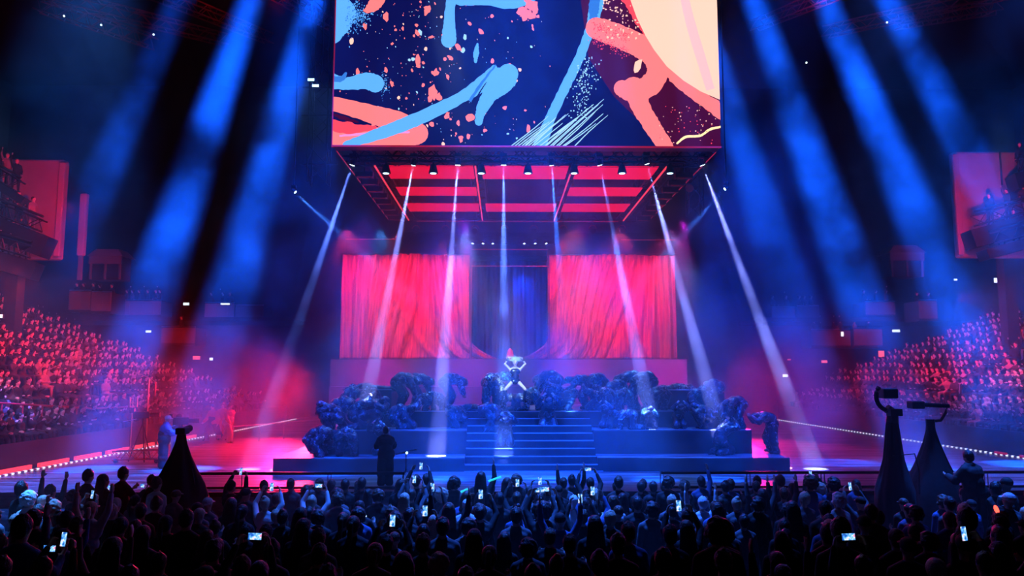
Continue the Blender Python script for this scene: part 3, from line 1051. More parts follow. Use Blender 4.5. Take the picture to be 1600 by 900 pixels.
def moving_head(loc, aim, label, group, lensmat='lens', s=1.0, hang=0):
    """hung moving head lamp: base, yoke, head, lens"""
    t = thing('moving_head_lamp', label, 'stage lamp', loc, 0, group)
    MB().box((-.14 * s, -.14 * s, .2 * s), (.14 * s, .14 * s, .34 * s)).build('base', M['black'], t)
    MB().box((-.17 * s, -.04 * s, -.05 * s), (-.14 * s, .04 * s, .22 * s)).box((-.17 * s, -.04 * s, .18 * s), (.17 * s, .04 * s, .22 * s)).box((.14 * s, -.04 * s, -.05 * s), (.17 * s, .04 * s, .22 * s)).build('yoke', M['black'], t)
    if hang:
        MB().tube([(0, 0, .3 * s), (0, 0, hang)], .02, 6).build('hanger', M['black'], t)
    d = (V(aim) - V(loc)).normalized()
    hd = MB().tube([-d * .16 * s, -d * .1 * s, d * .1 * s, d * .13 * s], [.06 * s, .11 * s, .12 * s, .12 * s], 14).build('lamp_head', M['black'], t)
    MB().tube([d * .131 * s, d * .14 * s], .1 * s, 14).build('lens', M[lensmat], hd)
    return t


names = ['leftmost', 'second from left', 'third from left', 'fourth from left, over the steps', 'fifth from left', 'third from right', 'second from right', 'rightmost']
for (a, b, Y, p, c), nm in zip(TIGHT, names):
    y0 = 29.5 if a[1] > 300 else 23.4
    src, tg = at(a[0], a[1], y0), at(b[0], b[1], Y)
    d = (tg - src).normalized()
    moving_head(src - d * .18, tg, 'moving head lamp throwing a tight blue beam, ' + nm, 'tight beam lamps on the front truss', s=.75, hang=RZ + .2 - (src - d * .18).z)
for px, nm in ((603, 'leftmost'), (677, 'second from left'), (752, 'third from left'), (825, 'middle'), (897, 'third from right'), (972, 'second from right'), (1047, 'rightmost')):
    p = at(px, 271, 24)
    t = thing('wash_lamp', 'black hooded wash lamp on the second truss, ' + nm, 'stage lamp', p, 0, 'hooded wash lamps')
    MB().lathe([(.07, .3), (.09, .28), (.15, .04), (.16, 0), (.15, 0)], n=14).build('hood', M['black'], t)
    MB().lathe([(.1, -.005), (.1, 0.01)], n=14).build('lens', M['lens2'], t)
    MB().box((-.03, -.03, .28), (.03, .03, max(.5, RZ + .2 - p.z))).build('clamp', M['black'], t)
for i, px in enumerate((739, 755, 770, 819, 836, 853)):
    p = at(px, 380, 33)
    t = moving_head(p + V((0, .05, .05)), p + V((.3 * (i - 2.5), -1, -4)), 'small bright lamp on the header above the centre opening, ' + ['first', 'second', 'third', 'fourth', 'fifth', 'sixth'][i] + ' from left',
                    'small lamps over the centre opening', s=.55, hang=.45)
    spot(p + V((0, -.1, -.1)), p + V((.25 * (i - 2.5), -.6, -4)), 14, 500, (.05, .2, 1), .03)
mb = truss(MB(), at(725, 376, 33.2), at(868, 376, 33.2), .35, 10, .02)
tag(mb.build('header_truss', M['black']), 'short black truss carrying the six small lamps', 'truss')
# row of spotlights on the rear truss
for i in range(8):
    px = 650 + i * 46
    p = at(px, 358, 33.2)
    t = thing('rear_spotlight', 'dark spotlight with red-edged yoke on the rear truss, ' + ['first', 'second', 'third', 'fourth', 'fifth', 'sixth', 'seventh', 'eighth'][i] + ' from left', 'stage lamp', p, 0, 'dark spotlights on the rear truss')
    MB().tube([(.17 * math.cos(a), 0, .17 * math.sin(a)) for a in np.linspace(.15, math.pi - .15, 9)], .02, 6).build('yoke', M['redpaint'], t)
    MB().tube([(0, .1, -.02), (0, -.2, -.12)], [.12, .13], 12).build('lamp_body', M['black'], t)
    MB().tube([(0, 0, .17), (0, 0, .45)], .025, 6).build('clamp', M['black'], t)
# side arrays: bars of lamps between the outer and inner rails
for side in (-1, 1):
    for i in range(8):
        y = 25 + i * 1.05
        x = (SX0 + .42) if side < 0 else (SX1 - .42)
        t = thing('side_wash_bar', ('left' if side < 0 else 'right') + ' side rig bar lamp with red glint, ' + ['nearest', 'second', 'third', 'fourth', 'fifth', 'sixth', 'seventh', 'farthest'][i] + ' from the screen', 'stage lamp', (x, y, RZ - .12), 0,
                  'bar lamps on the rig sides')
        MB().box((-.3, -.12, -.08), (.3, .12, .1)).build('lamp_body', M['black'], t, bevel=.02)
        MB().bar((-.22, -.13, -.09), (.2, -.1, -.09), .05, .03).build('painted_glint', M['redpaint'], t)  # red glint painted as a strip of red metal
        MB().tube([(0, 0, .1), (0, 0, .5)], .02, 6).build('clamp', M['black'], t)
# booms and flood panels left of the screen, boom lamps right
t = thing('flood_light', 'two bright blue-white floodlight panels left of the screen', 'floodlight', at(489, 128, 27))
for dx, dz in ((-.07, .09), (.1, -.14)):
    f = MB().box((dx - .14, 0, dz - .07), (dx + .14, .1, dz + .07)).build('lamp_panel', M['black'], t)
    for i in range(5):
        for j in range(2):
            MB().box((dx - .12 + i * .05, -.01, dz - .05 + j * .05), (dx - .085 + i * .05, 0, dz - .01 + j * .05)).build('lamp_cell', M['lens2'], f)
MB().tube([(0.3, .1, 25 - at(489, 128, 27).z), (.3, .1, .5), (.1, .1, -.2)], .03).build('hanging_pole', M['black'], t)
spot(at(489, 128, 26.9), at(489, 200, 25), 70, 300, (.1, .3, 1), .1)
for px, py, lab, sg in ((463, 302, 'small lamp with thin pale beam left of the rig', 1), (1131, 297, 'small lamp with thin pale beam right of the rig', -1)):
    p = at(px, py, 24)
    moving_head(p + V((-.08 * sg, 0, .08)), p + V((sg, 0, -.8)), lab, 'side boom lamps', s=.5, hang=25 - p.z - .08)
t = thing('hanging_boom', 'dark hanging ladder boom right of the rig with lamps', 'lighting boom', at(1085, 285, 27))
truss(MB(), (0, 0, -1.2), (0, 0, 3.6), .5, 9, .03).build('boom_truss', M['black'], t)
for z in (-.2, .9):
    MB().tube([(-.25, -.2, z), (-.3, -.5, z - .15)], [.12, .14], 12).build('boom_lamp', M['redpaint'], t)
t = thing('hanging_boom', 'dark hanging ladder boom left of the screen', 'lighting boom', at(500, 200, 28))
truss(MB(), (0, 0, -2.2), (0, 0, 5), .7, 10, .03).build('boom_truss', M['black'], t)
for z in (-1.4, .5, 1.6):
    MB().tube([(-.7, 0, z), (.7, 0, z)], .04, 6).build('cross_bar', M['black'], t)

# ------------------------------------------------------------------ people
def nrm(v):
    return V(v).normalized()


def pose(t=(0, 0, 1), c=None, h=None, face=(0, 1, 0), s=(1, 0, 0), s2=None, ra=((.2, 0, -1), (.1, .3, -1)), la=None, rl_=((.05, 0, -1), (.03, -.05, -1)), ll=None, feet=((0, 1, -.1), (0, 1, -.1)), curl=.5, hr=None, hl=None):
    mir = lambda q: tuple((-v[0], v[1], v[2]) for v in q)
    la = la or mir(ra)
    ll = ll or mir(rl_)
    c, h = c or t, h or c or t
    t, c, h, s = nrm(t), nrm(c), nrm(h), nrm(s)
    s2 = nrm(s2) if s2 else s
    J = {}
    J['root'] = V((0, 0, 0))
    J['waist'] = t * .17
    J['neck'] = J['waist'] + c * .34
    J['head'] = J['neck'] + h * .16
    f = V(face)
    f = (f - h * f.dot(h)).normalized()
    J['h'], J['f'], J['hs'] = h, f, f.cross(h).normalized()
    J['c'], J['t'], J['s'] = c, t, s
    J['chestf'] = s2.cross(c).normalized() * -1
    for k, sg, arm, leg, ft, hn in (('r', 1, ra, rl_, feet[0], hr), ('l', -1, la, ll, feet[1], hl)):
        J['sh' + k] = J['neck'] - c * .085 + s2 * sg * .175
        J['el' + k] = J['sh' + k] + nrm(arm[0]) * .28
        J['wr' + k] = J['el' + k] + nrm(arm[1]) * .25
        J['hd' + k] = nrm(hn) if hn else nrm(arm[1])
        J['hp' + k] = s * sg * .09
        J['kn' + k] = J['hp' + k] + nrm(leg[0]) * .44
        J['an' + k] = J['kn' + k] + nrm(leg[1]) * .42
        J['to' + k] = J['an' + k] + nrm(ft) * .17
    J['curl'] = curl
    zs = [J[q].z for q in J if isinstance(J[q], Vector) and q[:2] in ('to', 'an', 'kn', 'wr', 'ro')]
    low = min(min(J['an' + k].z - .06, J['to' + k].z - .03, J['kn' + k].z - .06) for k in 'rl')
    low = min(low, J['root'].z - .12)
    for q in list(J):
        if q not in ('h', 'f', 'hs', 'c', 't', 's', 'chestf', 'hdr', 'hdl', 'curl'):
            J[q] = J[q] - V((0, 0, low))
    return J


def hand(J, k, fingers=True):
    W, d = J['wr' + k], J['hd' + k]
    a, b, _ = basis(d)
    sg = 1 if k == 'r' else -1
    # palm: width axis b2, normal n2
    inw = (J['neck'] - W)
    nrm_ = inw - d * inw.dot(d)
    n2 = nrm_.normalized() if nrm_.length > .02 else a
    wdt = d.cross(n2).normalized()
    out = []
    for u in (-.025, 0, .025):
        out.append((W + d * .02 + wdt * u * .6, W + d * .085 + wdt * u * 1.15, .017, .015))
    if fingers:
        cu = J['curl']
        for i, u in enumerate((-.034, -.012, .011, .032)):
            ln = (.03, .036, .038, .032)[i]
            p = W + d * .09 + wdt * u
            d1 = (d + n2 * cu * .6 + wdt * u * 4).normalized()
            d2 = (d + n2 * cu * 1.8).normalized()
            q = p + d1 * ln
            r_ = q + d2 * ln * .9
            out += [(p, q, .0105, .0095), (q, r_, .0095, .008)]
        th = W + d * .03 - wdt * .03 * sg
        t1 = th + (d * .6 - wdt * sg * .8 + n2 * .3).normalized() * .04
        out += [(th, t1, .013, .011), (t1, t1 + (d * .9 - wdt * sg * .2 + n2 * .5).normalized() * .03, .011, .009)]
    return out


def prims(J, fingers=True, g=1.0):
    """(A, B, ra, rb, part) tapered solids of the whole body"""
    c, s, cf = J['c'], J['s'], J['chestf']
    L = []
    ro, wa, ne = J['root'], J['waist'], J['neck']
    L.append((ro - s * .07, ro + s * .07, .115 * g, .115 * g, 'hip'))
    L.append((ro, wa, .125 * g, .115 * g, 'hip'))
    ch = wa.lerp(ne, .55)
    L.append((wa, ch, .115 * g, .125 * g, 'torso'))
    sv = (J['shr'] - J['shl']).normalized()
    L.append((ch - sv * .07, ch + sv * .07, .12 * g, .12 * g, 'torso'))
    L.append((J['shl'] - c * .02, J['shr'] - c * .02, .052 * g, .052 * g, 'torso'))
    for k in 'rl':
        L.append((ne - c * .01, J['sh' + k], .058, .05 * g, 'torso'))
    L.append((wa - sv * .04, wa + sv * .04, .11 * g, .11 * g, 'torso'))
    L.append((ne - c * .06, J['head'] - J['h'] * .05, .062, .052, 'neck'))
    for k in 'rl':
        L.append((J['sh' + k], J['el' + k], .053 * g, .042 * g, 'uarm'))
        L.append((J['el' + k], J['wr' + k], .041 * g, .026, 'farm'))
        L.append((J['hp' + k], J['kn' + k], .088 * g, .058 * g, 'thigh'))
        L.append((J['kn' + k].lerp(J['an' + k], 0), J['kn' + k].lerp(J['an' + k], .35), .056 * g, .056 * g, 'shin'))
        L.append((J['kn' + k].lerp(J['an' + k], .35), J['an' + k], .056 * g, .036 * g, 'shin'))
        L.append((J['an' + k], J['to' + k], .042, .03, 'foot'))
        L += [q + ('hand',) for q in hand(J, k, fingers)]
    return L


def head_solids(mb, J):
    c, h, f, s = J['head'], J['h'], J['f'], J['hs']
    mb.ball(c + h * .02, (s * .08, f * .1, h * .105))
    mb.capsule(c - h * .05 + f * .03, c - h * .085 + f * .055, .055, .03)
    mb.capsule(c + f * .09 + h * .01, c + f * .108 - h * .022, .011, .016, 8)
    mb.capsule(c + f * .078 + h * .035 - s * .03, c + f * .078 + h * .035 + s * .03, .014, .014, 8)
    mb.capsule(c + f * .084 - h * .052 - s * .015, c + f * .084 - h * .052 + s * .015, .013, .013, 8)
    for sg in (-1, 1):
        mb.ball(c + s * sg * .078 - f * .005, (s * .012, f * .02, h * .032), 8)


def body_mesh(J, vox=.012, g=1.0):
    mb = MB()
    for A, B, ra, rb, k in prims(J, True, g):
        mb.capsule(A, B, ra, rb)
    head_solids(mb, J)
    return remesh(mb, 'body', M['skin'], vox)


def cloth_mesh(J, kinds, infl, m, vox=.016, g=1.0, name='clothes', flare=0, extra=None):
    mb = MB()
    for A, B, ra, rb, k in prims(J, False, g):
        if k in kinds:
            if k in ('shin',):
                B = A.lerp(B, .93)
            if k == 'farm' and 'farm' in kinds:
                B = A.lerp(B, .92)
            mb.capsule(A, B, ra + infl, rb + infl * (1 + flare))
    if extra:
        extra(mb, J)
    return remesh(mb, name, m, vox)


def hair_mesh(J, style, rs=1):
    rd = random.Random(rs)
    c, h, f, s = J['head'], J['h'], J['f'], J['hs']
    mb = MB()
    if style == 'cap':
        mb.ball(c + h * .045 - f * .005, (s * .09, f * .108, h * .092))
        mb.ball(c + h * .04 + f * .1, (s * .07, f * .07, h * .014))
        return remesh(mb, 'cap', M['cl_black'], .009)
    mb.ball(c + h * .045 - f * .018, (s * .096, f * .108, h * .106))
    mb.ball(c - f * .045 + h * .0, (s * .088, f * .07, h * .09))
    if style == 'short':
        for i in range(26):
            a, e = rd.uniform(0, 6.28), rd.uniform(.2, 1)
            p = c + h * .05 - f * .015 + (s * math.cos(a) * .08 + f * math.sin(a) * .09) * math.sqrt(max(0, 1 - e * e)) + h * .1 * e
            mb.ball(p, (.018, .018, .02), 6)
    if style in ('long', 'longer'):
        dn = V((0, 0, -1))
        L_ = .3 if style == 'long' else .42
        for i in range(9):
            u = (i - 4) / 4
            p0 = c + s * u * .075 - f * (.05 + .03 * (1 - u * u)) + h * .03
            p1 = p0 + dn * .14 - f * .02 + s * u * .015
            p2 = p0 + dn * (L_ + rd.uniform(-.05, .04)) - f * .035 + s * u * .05
            mb.capsule(p0, p1, .034, .032)
            mb.capsule(p1, p2, .032, .018)
    if style == 'bun':
        mb.ball(c + h * .13 - f * .05, (.05, .05, .05), 10)
    if style == 'ponytail':
        mb.capsule(c + h * .06 - f * .12, c - h * .08 - f * .16, .035, .04)
        mb.capsule(c - h * .08 - f * .16, c + V((0, 0, -.3)) - f * .13, .04, .015)
    if style == 'curly':
        for i in range(120):
            a, e = rd.uniform(0, 6.28), rd.uniform(-.75, 1)
            q = math.sqrt(max(0, 1 - e * e))
            fy = math.sin(a)
            if fy > .5 and e < .35:
                continue
            p = c + h * .02 - f * .03 + (s * math.cos(a) * .115 + f * fy * .11) * q + h * .125 * e
            mb.ball(p, (rd.uniform(.024, .036),) * 3, 6)
    if style == 'ears':
        for sg in (-1, 1):
            mb.capsule(c + s * sg * .06 + h * .12, c + s * sg * .085 + h * .17, .03, .012)
    return remesh(mb, 'hair', M['hair_black'], .011 if style != 'curly' else .013, smooth=1)


UP2 = dict(ra=((.35, .45, .75), (-.35, .35, .95)), curl=1.1)
POSES = {
    'stand': pose(),
    'look_up': pose(h=(0, -.1, 1)),
    'lean': pose(t=(.06, 0, 1), h=(.12, .05, 1), ra=((.25, .1, -1), (-.2, .9, -.2))),
    'phone': pose(**UP2),
    'phone_low': pose(ra=((.3, .5, -.75), (-.25, .8, .55)), curl=1.1, h=(0, .12, 1)),
    'one_arm': pose(ra=((.3, .25, .95), (-.1, .2, 1)), la=((-.25, .1, -1), (.1, .6, -.8)), curl=.4),
    'arms_high': pose(ra=((.45, .1, .9), (.05, .1, 1)), curl=.3),
}
HAIRS = {}
PROTO = {}
HAIR_MATS = {'black': 'hair_black', 'brown': 'hair_brown', 'fair': 'hair_fair', 'white': 'hair_white'}
for nm, J in POSES.items():
    b = body_mesh(J, .014)
    cl = cloth_mesh(J, ('torso', 'uarm', 'farm', 'hip', 'thigh', 'shin'), .014, M['cl_black'], .02, 1.03, 'clothes')
    PROTO[nm] = (b, cl)
    for st in ('short', 'long', 'bun', 'ponytail', 'curly', 'cap'):
        HAIRS[nm, st] = hair_mesh(J, st, 5)


def put_mesh(name, me, parent=None, m=None):
    o = bpy.data.objects.new(name, me)
    C.objects.link(o)
    o.parent = parent
    if m is not None:
        o.material_slots[0].link = 'OBJECT'
        o.material_slots[0].material = m
    return o


def person(ps, hair, hm, cm, loc, rz, sc_, label, group=None, name='concertgoer', cat='person'):
    b = put_mesh(name, PROTO[ps][0])
    b.location = loc
    b.rotation_euler = (0, 0, rz)
    b.scale = (sc_,) * 3
    put_mesh('clothes', PROTO[ps][1], b, M[cm])
    put_mesh('cap' if hair == 'cap' else 'hair', HAIRS[ps, hair], b, M[hm])
    return tag(b, label, cat, group)


# phone prototype
def phone(loc, rot, lab, wide=False, m='phone'):
    t = thing('mobile_phone', lab, 'phone', loc, 0, 'phones held up in the crowd')
    t.rotation_euler = rot
    a, b = (.08, .04) if wide else (.04, .08)
    MB().box((-a, -.004, -b), (a, .004, b)).build('phone_case', M['black'], t, bevel=.003)
    MB().box((-a + .004, -.0055, -b + .005), (a - .004, -.0042, b - .005)).build('screen', M[m], t)
    return t


# named figures of the crowd: (px, py of crown, pose, hair, hair material, clothes, depth, look words)
NAMED = [
    (35, 752, 'stand', 'short', 'hair_black', 'cl_black', 15.2), (46, 768, 'phone_low', 'curly', 'hair_white', 'cl_white', 14.2), (80, 757, 'arms_high', 'short', 'hair_brown', 'cl_grey', 16.0),
    (84, 782, 'phone_low', 'curly', 'hair_fair', 'cl_grey', 13.4), (138, 722, 'phone_low', 'short', 'hair_black', 'cl_black', 17.2), (164, 738, 'look_up', 'long', 'hair_black', 'cl_black', 16.5),
    (193, 716, 'phone_low', 'short', 'hair_black', 'cl_black', 17.6), (142, 782, 'arms_high', 'cap', 'hair_fair', 'cl_white', 12.6), (246, 745, 'stand', 'short', 'hair_brown', 'cl_white', 16.6),
    (106, 798, 'stand', 'short', 'hair_black', 'cl_blue', 11.6), (362, 750, 'phone', 'short', 'hair_black', 'cl_black', 17.0), (325, 776, 'stand', 'cap', 'hair_white', 'cl_grey', 14.6),
    (414, 750, 'look_up', 'short', 'hair_black', 'cl_grey', 17.3), (455, 748, 'stand', 'short', 'hair_brown', 'cl_grey', 17.5), (500, 747, 'stand', 'ponytail', 'hair_black', 'cl_black', 17.4),
    (541, 748, 'look_up', 'short', 'hair_black', 'cl_black', 17.2), (566, 746, 'stand', 'short', 'hair_black', 'cl_black', 17.2), (415, 776, 'phone', 'bun', 'hair_fair', 'cl_white', 14.8),
    (488, 774, 'phone', 'short', 'hair_fair', 'cl_white', 15.0), (529, 770, 'stand', 'curly', 'hair_brown', 'cl_grey', 15.2), (562, 782, 'phone_low', 'long', 'hair_black', 'cl_black', 14.0),
    (627, 748, 'look_up', 'short', 'hair_black', 'cl_black', 17.0), (651, 742, 'phone', 'short', 'hair_black', 'cl_black', 17.2), (632, 770, 'phone_low', 'long', 'hair_fair', 'cl_white', 14.8),
    (667, 740, 'stand', 'short', 'hair_black', 'cl_black', 17.6), (690, 762, 'look_up', 'curly', 'hair_fair', 'cl_grey', 15.6), (710, 744, 'look_up', 'curly', 'hair_black', 'cl_grey', 17.0),
    (752, 736, 'one_arm', 'long', 'hair_black', 'cl_black', 17.3), (792, 746, 'phone_low', 'long', 'hair_black', 'cl_black', 16.6), (671, 778, 'phone', 'short', 'hair_black', 'cl_black', 14.0),
    (729, 779, 'phone_low', 'cap', 'hair_white', 'cl_white', 14.4), (750, 790, 'phone', 'short', 'hair_black', 'cl_black', 13.0), (846, 766, 'phone', 'short', 'hair_brown', 'cl_grey', 15.8),
    (850, 784, 'phone', 'curly', 'hair_black', 'cl_black', 12.4), (880, 746, 'stand', 'short', 'hair_black', 'cl_grey', 17.6), (893, 742, 'arms_high', 'bun', 'hair_black', 'cl_black', 17.8),
    (922, 746, 'phone', 'short', 'hair_black', 'cl_black', 17.6), (966, 744, 'stand', 'short', 'hair_black', 'cl_black', 16.8), (896, 774, 'stand', 'short', 'hair_white', 'cl_white', 15.0),
    (958, 774, 'phone_low', 'long', 'hair_brown', 'cl_white', 14.4), (1000, 752, 'look_up', 'short', 'hair_black', 'cl_black', 17.4), (1020, 752, 'stand', 'short', 'hair_black', 'cl_black', 17.2),
    (1043, 744, 'stand', 'curly', 'hair_black', 'cl_black', 17.0), (1048, 773, 'look_up', 'short', 'hair_fair', 'cl_grey', 14.6), (1068, 750, 'stand', 'curly', 'hair_brown', 'cl_grey', 17.4),
    (1097, 776, 'arms_high', 'short', 'hair_white', 'cl_white', 14.6), (1095, 744, 'one_arm', 'short', 'hair_black', 'cl_blue', 17.6), (1150, 777, 'stand', 'bun', 'hair_fair', 'cl_grey', 14.4),
    (1140, 748, 'look_up', 'short', 'hair_brown', 'cl_blue', 17.4), (1181, 752, 'stand', 'short', 'hair_black', 'cl_black', 17.2), (1182, 776, 'look_up', 'curly', 'hair_black', 'cl_black', 14.2),
    (1120, 784, 'stand', 'long', 'hair_black', 'cl_black', 12.6), (1218, 742, 'stand', 'short', 'hair_black', 'cl_black', 17.0), (1265, 740, 'stand', 'curly', 'hair_brown', 'cl_blue', 16.0),
    (1300, 746, 'stand', 'curly', 'hair_black', 'cl_blue', 16.2), (1255, 768, 'look_up', 'short', 'hair_fair', 'cl_grey', 14.6), (1308, 770, 'stand', 'curly', 'hair_white', 'cl_white', 14.0),
    (1237, 782, 'stand', 'long', 'hair_black', 'cl_black', 12.6), (1286, 782, 'look_up', 'short', 'hair_black', 'cl_black', 12.8), (1360, 788, 'stand', 'short', 'hair_black', 'cl_black', 12.2),
    (1503, 786, 'look_up', 'short', 'hair_white', 'cl_grey', 12.6), (1508, 792, 'stand', 'short', 'hair_black', 'cl_black', 9.6), (1572, 742, 'stand', 'cap', 'hair_black', 'cl_black', 15.6), (1552, 752, 'look_up', 'short', 'hair_black', 'cl_black', 15.8),
    (1574, 768, 'look_up', 'cap', 'hair_white', 'cl_grey', 13.4), (225, 820, 'stand', 'long', 'hair_black', 'cl_black', 10.0), (262, 804, 'look_up', 'ponytail', 'hair_black', 'cl_black', 11.4), (293, 796, 'stand', 'short', 'hair_black', 'cl_black', 11.2),
    (178, 838, 'stand', 'long', 'hair_black', 'cl_black', 8.4), (35, 800, 'phone_low', 'short', 'hair_black', 'cl_blue', 9.0), (1310, 782, 'stand', 'short', 'hair_black', 'cl_black', 8.6), (1120, 800, 'stand', 'curly', 'hair_black', 'cl_black', 8.6),
    (380, 868, 'phone', 'short', 'hair_brown', 'cl_black', 8.2), (605, 836, 'phone', 'short', 'hair_black', 'cl_black', 10.2), (662, 818, 'phone', 'long', 'hair_black', 'cl_black', 11.4), (1347, 868, 'phone', 'short', 'hair_black', 'cl_black', 8.2),
    (1537, 862, 'phone', 'short', 'hair_black', 'cl_black', 8.4), (70, 870, 'phone', 'short', 'hair_black', 'cl_black', 8.6),
]
HAIRW = {'short': 'short', 'long': 'long', 'bun': 'bun-tied', 'ponytail': 'ponytailed', 'curly': 'curly', 'cap': 'capped'}
HMW = {'hair_black': 'dark', 'hair_brown': 'brown', 'hair_fair': 'fair', 'hair_white': 'pale'}
CLW = {'cl_black': 'black', 'cl_grey': 'grey', 'cl_white': 'white', 'cl_blue': 'blue', 'cl_red': 'red'}
PSW = {'stand': 'standing', 'look_up': 'looking up', 'lean': 'leaning', 'phone': 'filming with both arms up', 'phone_low': 'holding hands before the face', 'one_arm': 'raising one arm', 'arms_high': 'raising both arms'}
ZONES = [(110, 'by the left frame edge'), (230, 'left of the draped left tower'), (330, 'below the draped left tower'), (440, 'below the left rail end'), (560, 'below the left rail'), (660, 'below the stage photographer'), (735, 'left of the steps'),
         (800, 'below the left half of the steps'), (870, 'below the singer'), (940, 'below the right half of the steps'), (1030, 'right of the steps'), (1120, 'below the right rail start'), (1230, 'below the bowing dancer'),
         (1350, 'below the right rail'), (1480, 'below the two right towers'), (1700, 'by the right frame edge')]
ROWW = [(17.0, 'front row'), (16.0, 'second row'), (15.0, 'third row'), (14.0, 'fourth row'), (13.0, 'fifth row'), (12.0, 'sixth row'), (11.0, 'seventh row'), (10.0, 'eighth row'), (9.0, 'ninth row'), (0, 'nearest row')]
crowd = []


def crown_z(ps):
    J = POSES[ps]
    return J['head'].z + .145


occ = []
for (px, py, ps, hr, hm, cm, Y) in NAMED:
    p = at(px, py, Y)
    fz = floor_z(Y)
    s_ = (p.z - fz) / crown_z(ps)
    s_ = max(.82, min(1.16, s_))
    crowd.append((p.x, Y, fz, s_, ps, hr, hm, cm))
    occ.append((p.x, Y))
rr = random.Random(11)
yy = 17.9
row = 0
while yy > 7.2:
    half0, half1 = (-800) / FPX * yy - .3, (800) / FPX * yy + .6
    x = half0 + (row % 2) * .33
    while x < half1:
        xx, y2 = x + rr.uniform(-.13, .13), yy + rr.uniform(-.22, .22)
        x += .66 + (.05 if yy > 12 else 0)
        if any((xx - a) ** 2 + ((y2 - b)) ** 2 < .24 for a, b in occ):
            continue
        if yy > 16.5 and (xx < -9.3 or 8.6 < xx < 12.3) and rr.random() < .75:
            continue
        if (xx + 7.0) ** 2 + (y2 - 17.5) ** 2 < 1.3 or (xx - 8.6) ** 2 + (y2 - 16.6) ** 2 < 1.1 or (xx - 9.4) ** 2 + (y2 - 18) ** 2 < 1.2:
            continue
        ps = rr.choice(['stand'] * 6 + ['look_up'] * 5 + ['lean'] * 3 + ['phone_low'] * 2 + ['arms_high'] * (1 if yy < 16 else 0) + ['phone'] * (1 if yy > 9.5 else 0))
        hr = rr.choice(['short', 'short', 'short', 'long', 'long', 'bun', 'ponytail', 'curly', 'cap'])
        hm = rr.choice(['hair_black'] * 7 + ['hair_brown'] * 3 + ['hair_fair'])
        cm = rr.choice(['cl_black'] * 7 + ['cl_grey'] * 2 + ['cl_blue'])
        crowd.append((xx, y2, floor_z(y2), rr.uniform(.9, 1.04), ps, hr, hm, cm))
        occ.append((xx, y2))
    yy -= 1.0
    row += 1
if len(crowd) > 300:
    crowd = crowd[:300]
from collections import defaultdict
lab = defaultdict(list)
for i, q in enumerate(crowd):
    px = pix((q[0], q[1], q[2] + 1.65))[0]
    z = next(n for a, n in ZONES if px < a)
    r_ = next(n for a, n in ROWW if q[1] > a)
    hw = 'person in %s cap' % CLW['cl_black'] if q[5] == 'cap' else '%s %s-haired person' % (HAIRW[q[5]] if q[5] != 'short' else 'short', HMW[q[6]])
    hw = hw.replace('short dark-haired', 'short-dark-haired').replace('bun-tied', 'bun-wearing')
    base = '%s %s, %s, %s' % (hw, PSW[q[4]].replace('holding hands before the face', 'hands before face').replace('filming with both arms up', 'filming'), r_, z)
    lab[base].append((px, i))
LBL = {}
for base, L_ in lab.items():
    L_.sort()
    if len(L_) == 1:
        LBL[L_[0][1]] = base
    else:
        for j, (px, i) in enumerate(L_):
            nm = 'left one' if j == 0 else 'right one' if j == len(L_) - 1 else 'middle one'
            LBL[i] = base + ', ' + nm
pn = 0
for i, (x, y, fz, s_, ps, hr, hm, cm) in enumerate(crowd):
    rz = math.atan2(-(x - .5) * -1, 26 - y) * .6 + rr.uniform(-.15, .15)
    if hr == 'cap' and hm == 'hair_black':
        hm = 'cl_black'
    person(ps, hr, hm, cm, (x, y, fz), rz, s_, LBL[i], 'standing crowd on the floor')
    if ps in ('phone', 'phone_low') and (ps == 'phone' or i < len(NAMED)):
        J = POSES[ps]
        hp = (J['wrr'] + J['wrl']) / 2 + (J['hdr'] + J['hdl']).normalized() * .1
        wide = (i % 3 == 0)
        p = V((x, y, fz)) + Matrix.Rotation(rz, 3, 'Z') @ (hp * s_)
        base = LBL[i].split(',')
        phone(p, (R(-8), 0, rz), 'phone of ' + base[0].replace(' person', ' one').split(' filming')[0].split(' hands')[0] + ',' + ','.join(base[1:]), wide)
        pn += 1
# other lights in the crowd
p = at(1557, 796, 12.5)
o = MB().ball((0, 0, 0), (.035, .03, .075), 12).build('torch_light', M['torch'], loc=p, rot=(0, R(-20), 0))
tag(o, 'orange-red glowing torch held up at the right of the crowd', 'torch')
for px, py, px2, py2, Y, lab_ in ((763, 752, 783, 745, 17, 'green glow stick lying level left of the singer, in the crowd'), (720, 769, 731, 764, 16, 'short green glow stick in the crowd left of the steps')):
    A, B = at(px, py, Y), at(px2, py2, Y)
    o = MB().tube([(0, 0, 0), B - A], .022, 8).build('glow_stick', M['green'], loc=A)
    tag(o, lab_, 'glow stick')

# ------------------------------------------------------------------ spectators in the stands
SEAT = [pose(t=(0, -.1, 1), h=(0, .05, 1), rl_=((.15, 1, -.05), (0, .1, -1)), ra=((.2, .35, -1), (-.3, 1, .1))),
        pose(t=(0, .1, 1), rl_=((.2, 1, -.05), (0, 0, -1)), ra=((.25, .6, -.6), (-.4, .6, .8))),
        pose(t=(0, 0, 1), rl_=((.15, 1, -.05), (0, 0, -1)), ra=((.4, .3, .9), (0, .1, 1))),
        pose(t=(.05, .15, 1), rl_=((.15, 1, -.05), (0, 0, -1)), ra=((.3, .5, -.4), (-.2, .9, .5)), la=((-.2, .1, -1), (.2, .9, -.2)))]


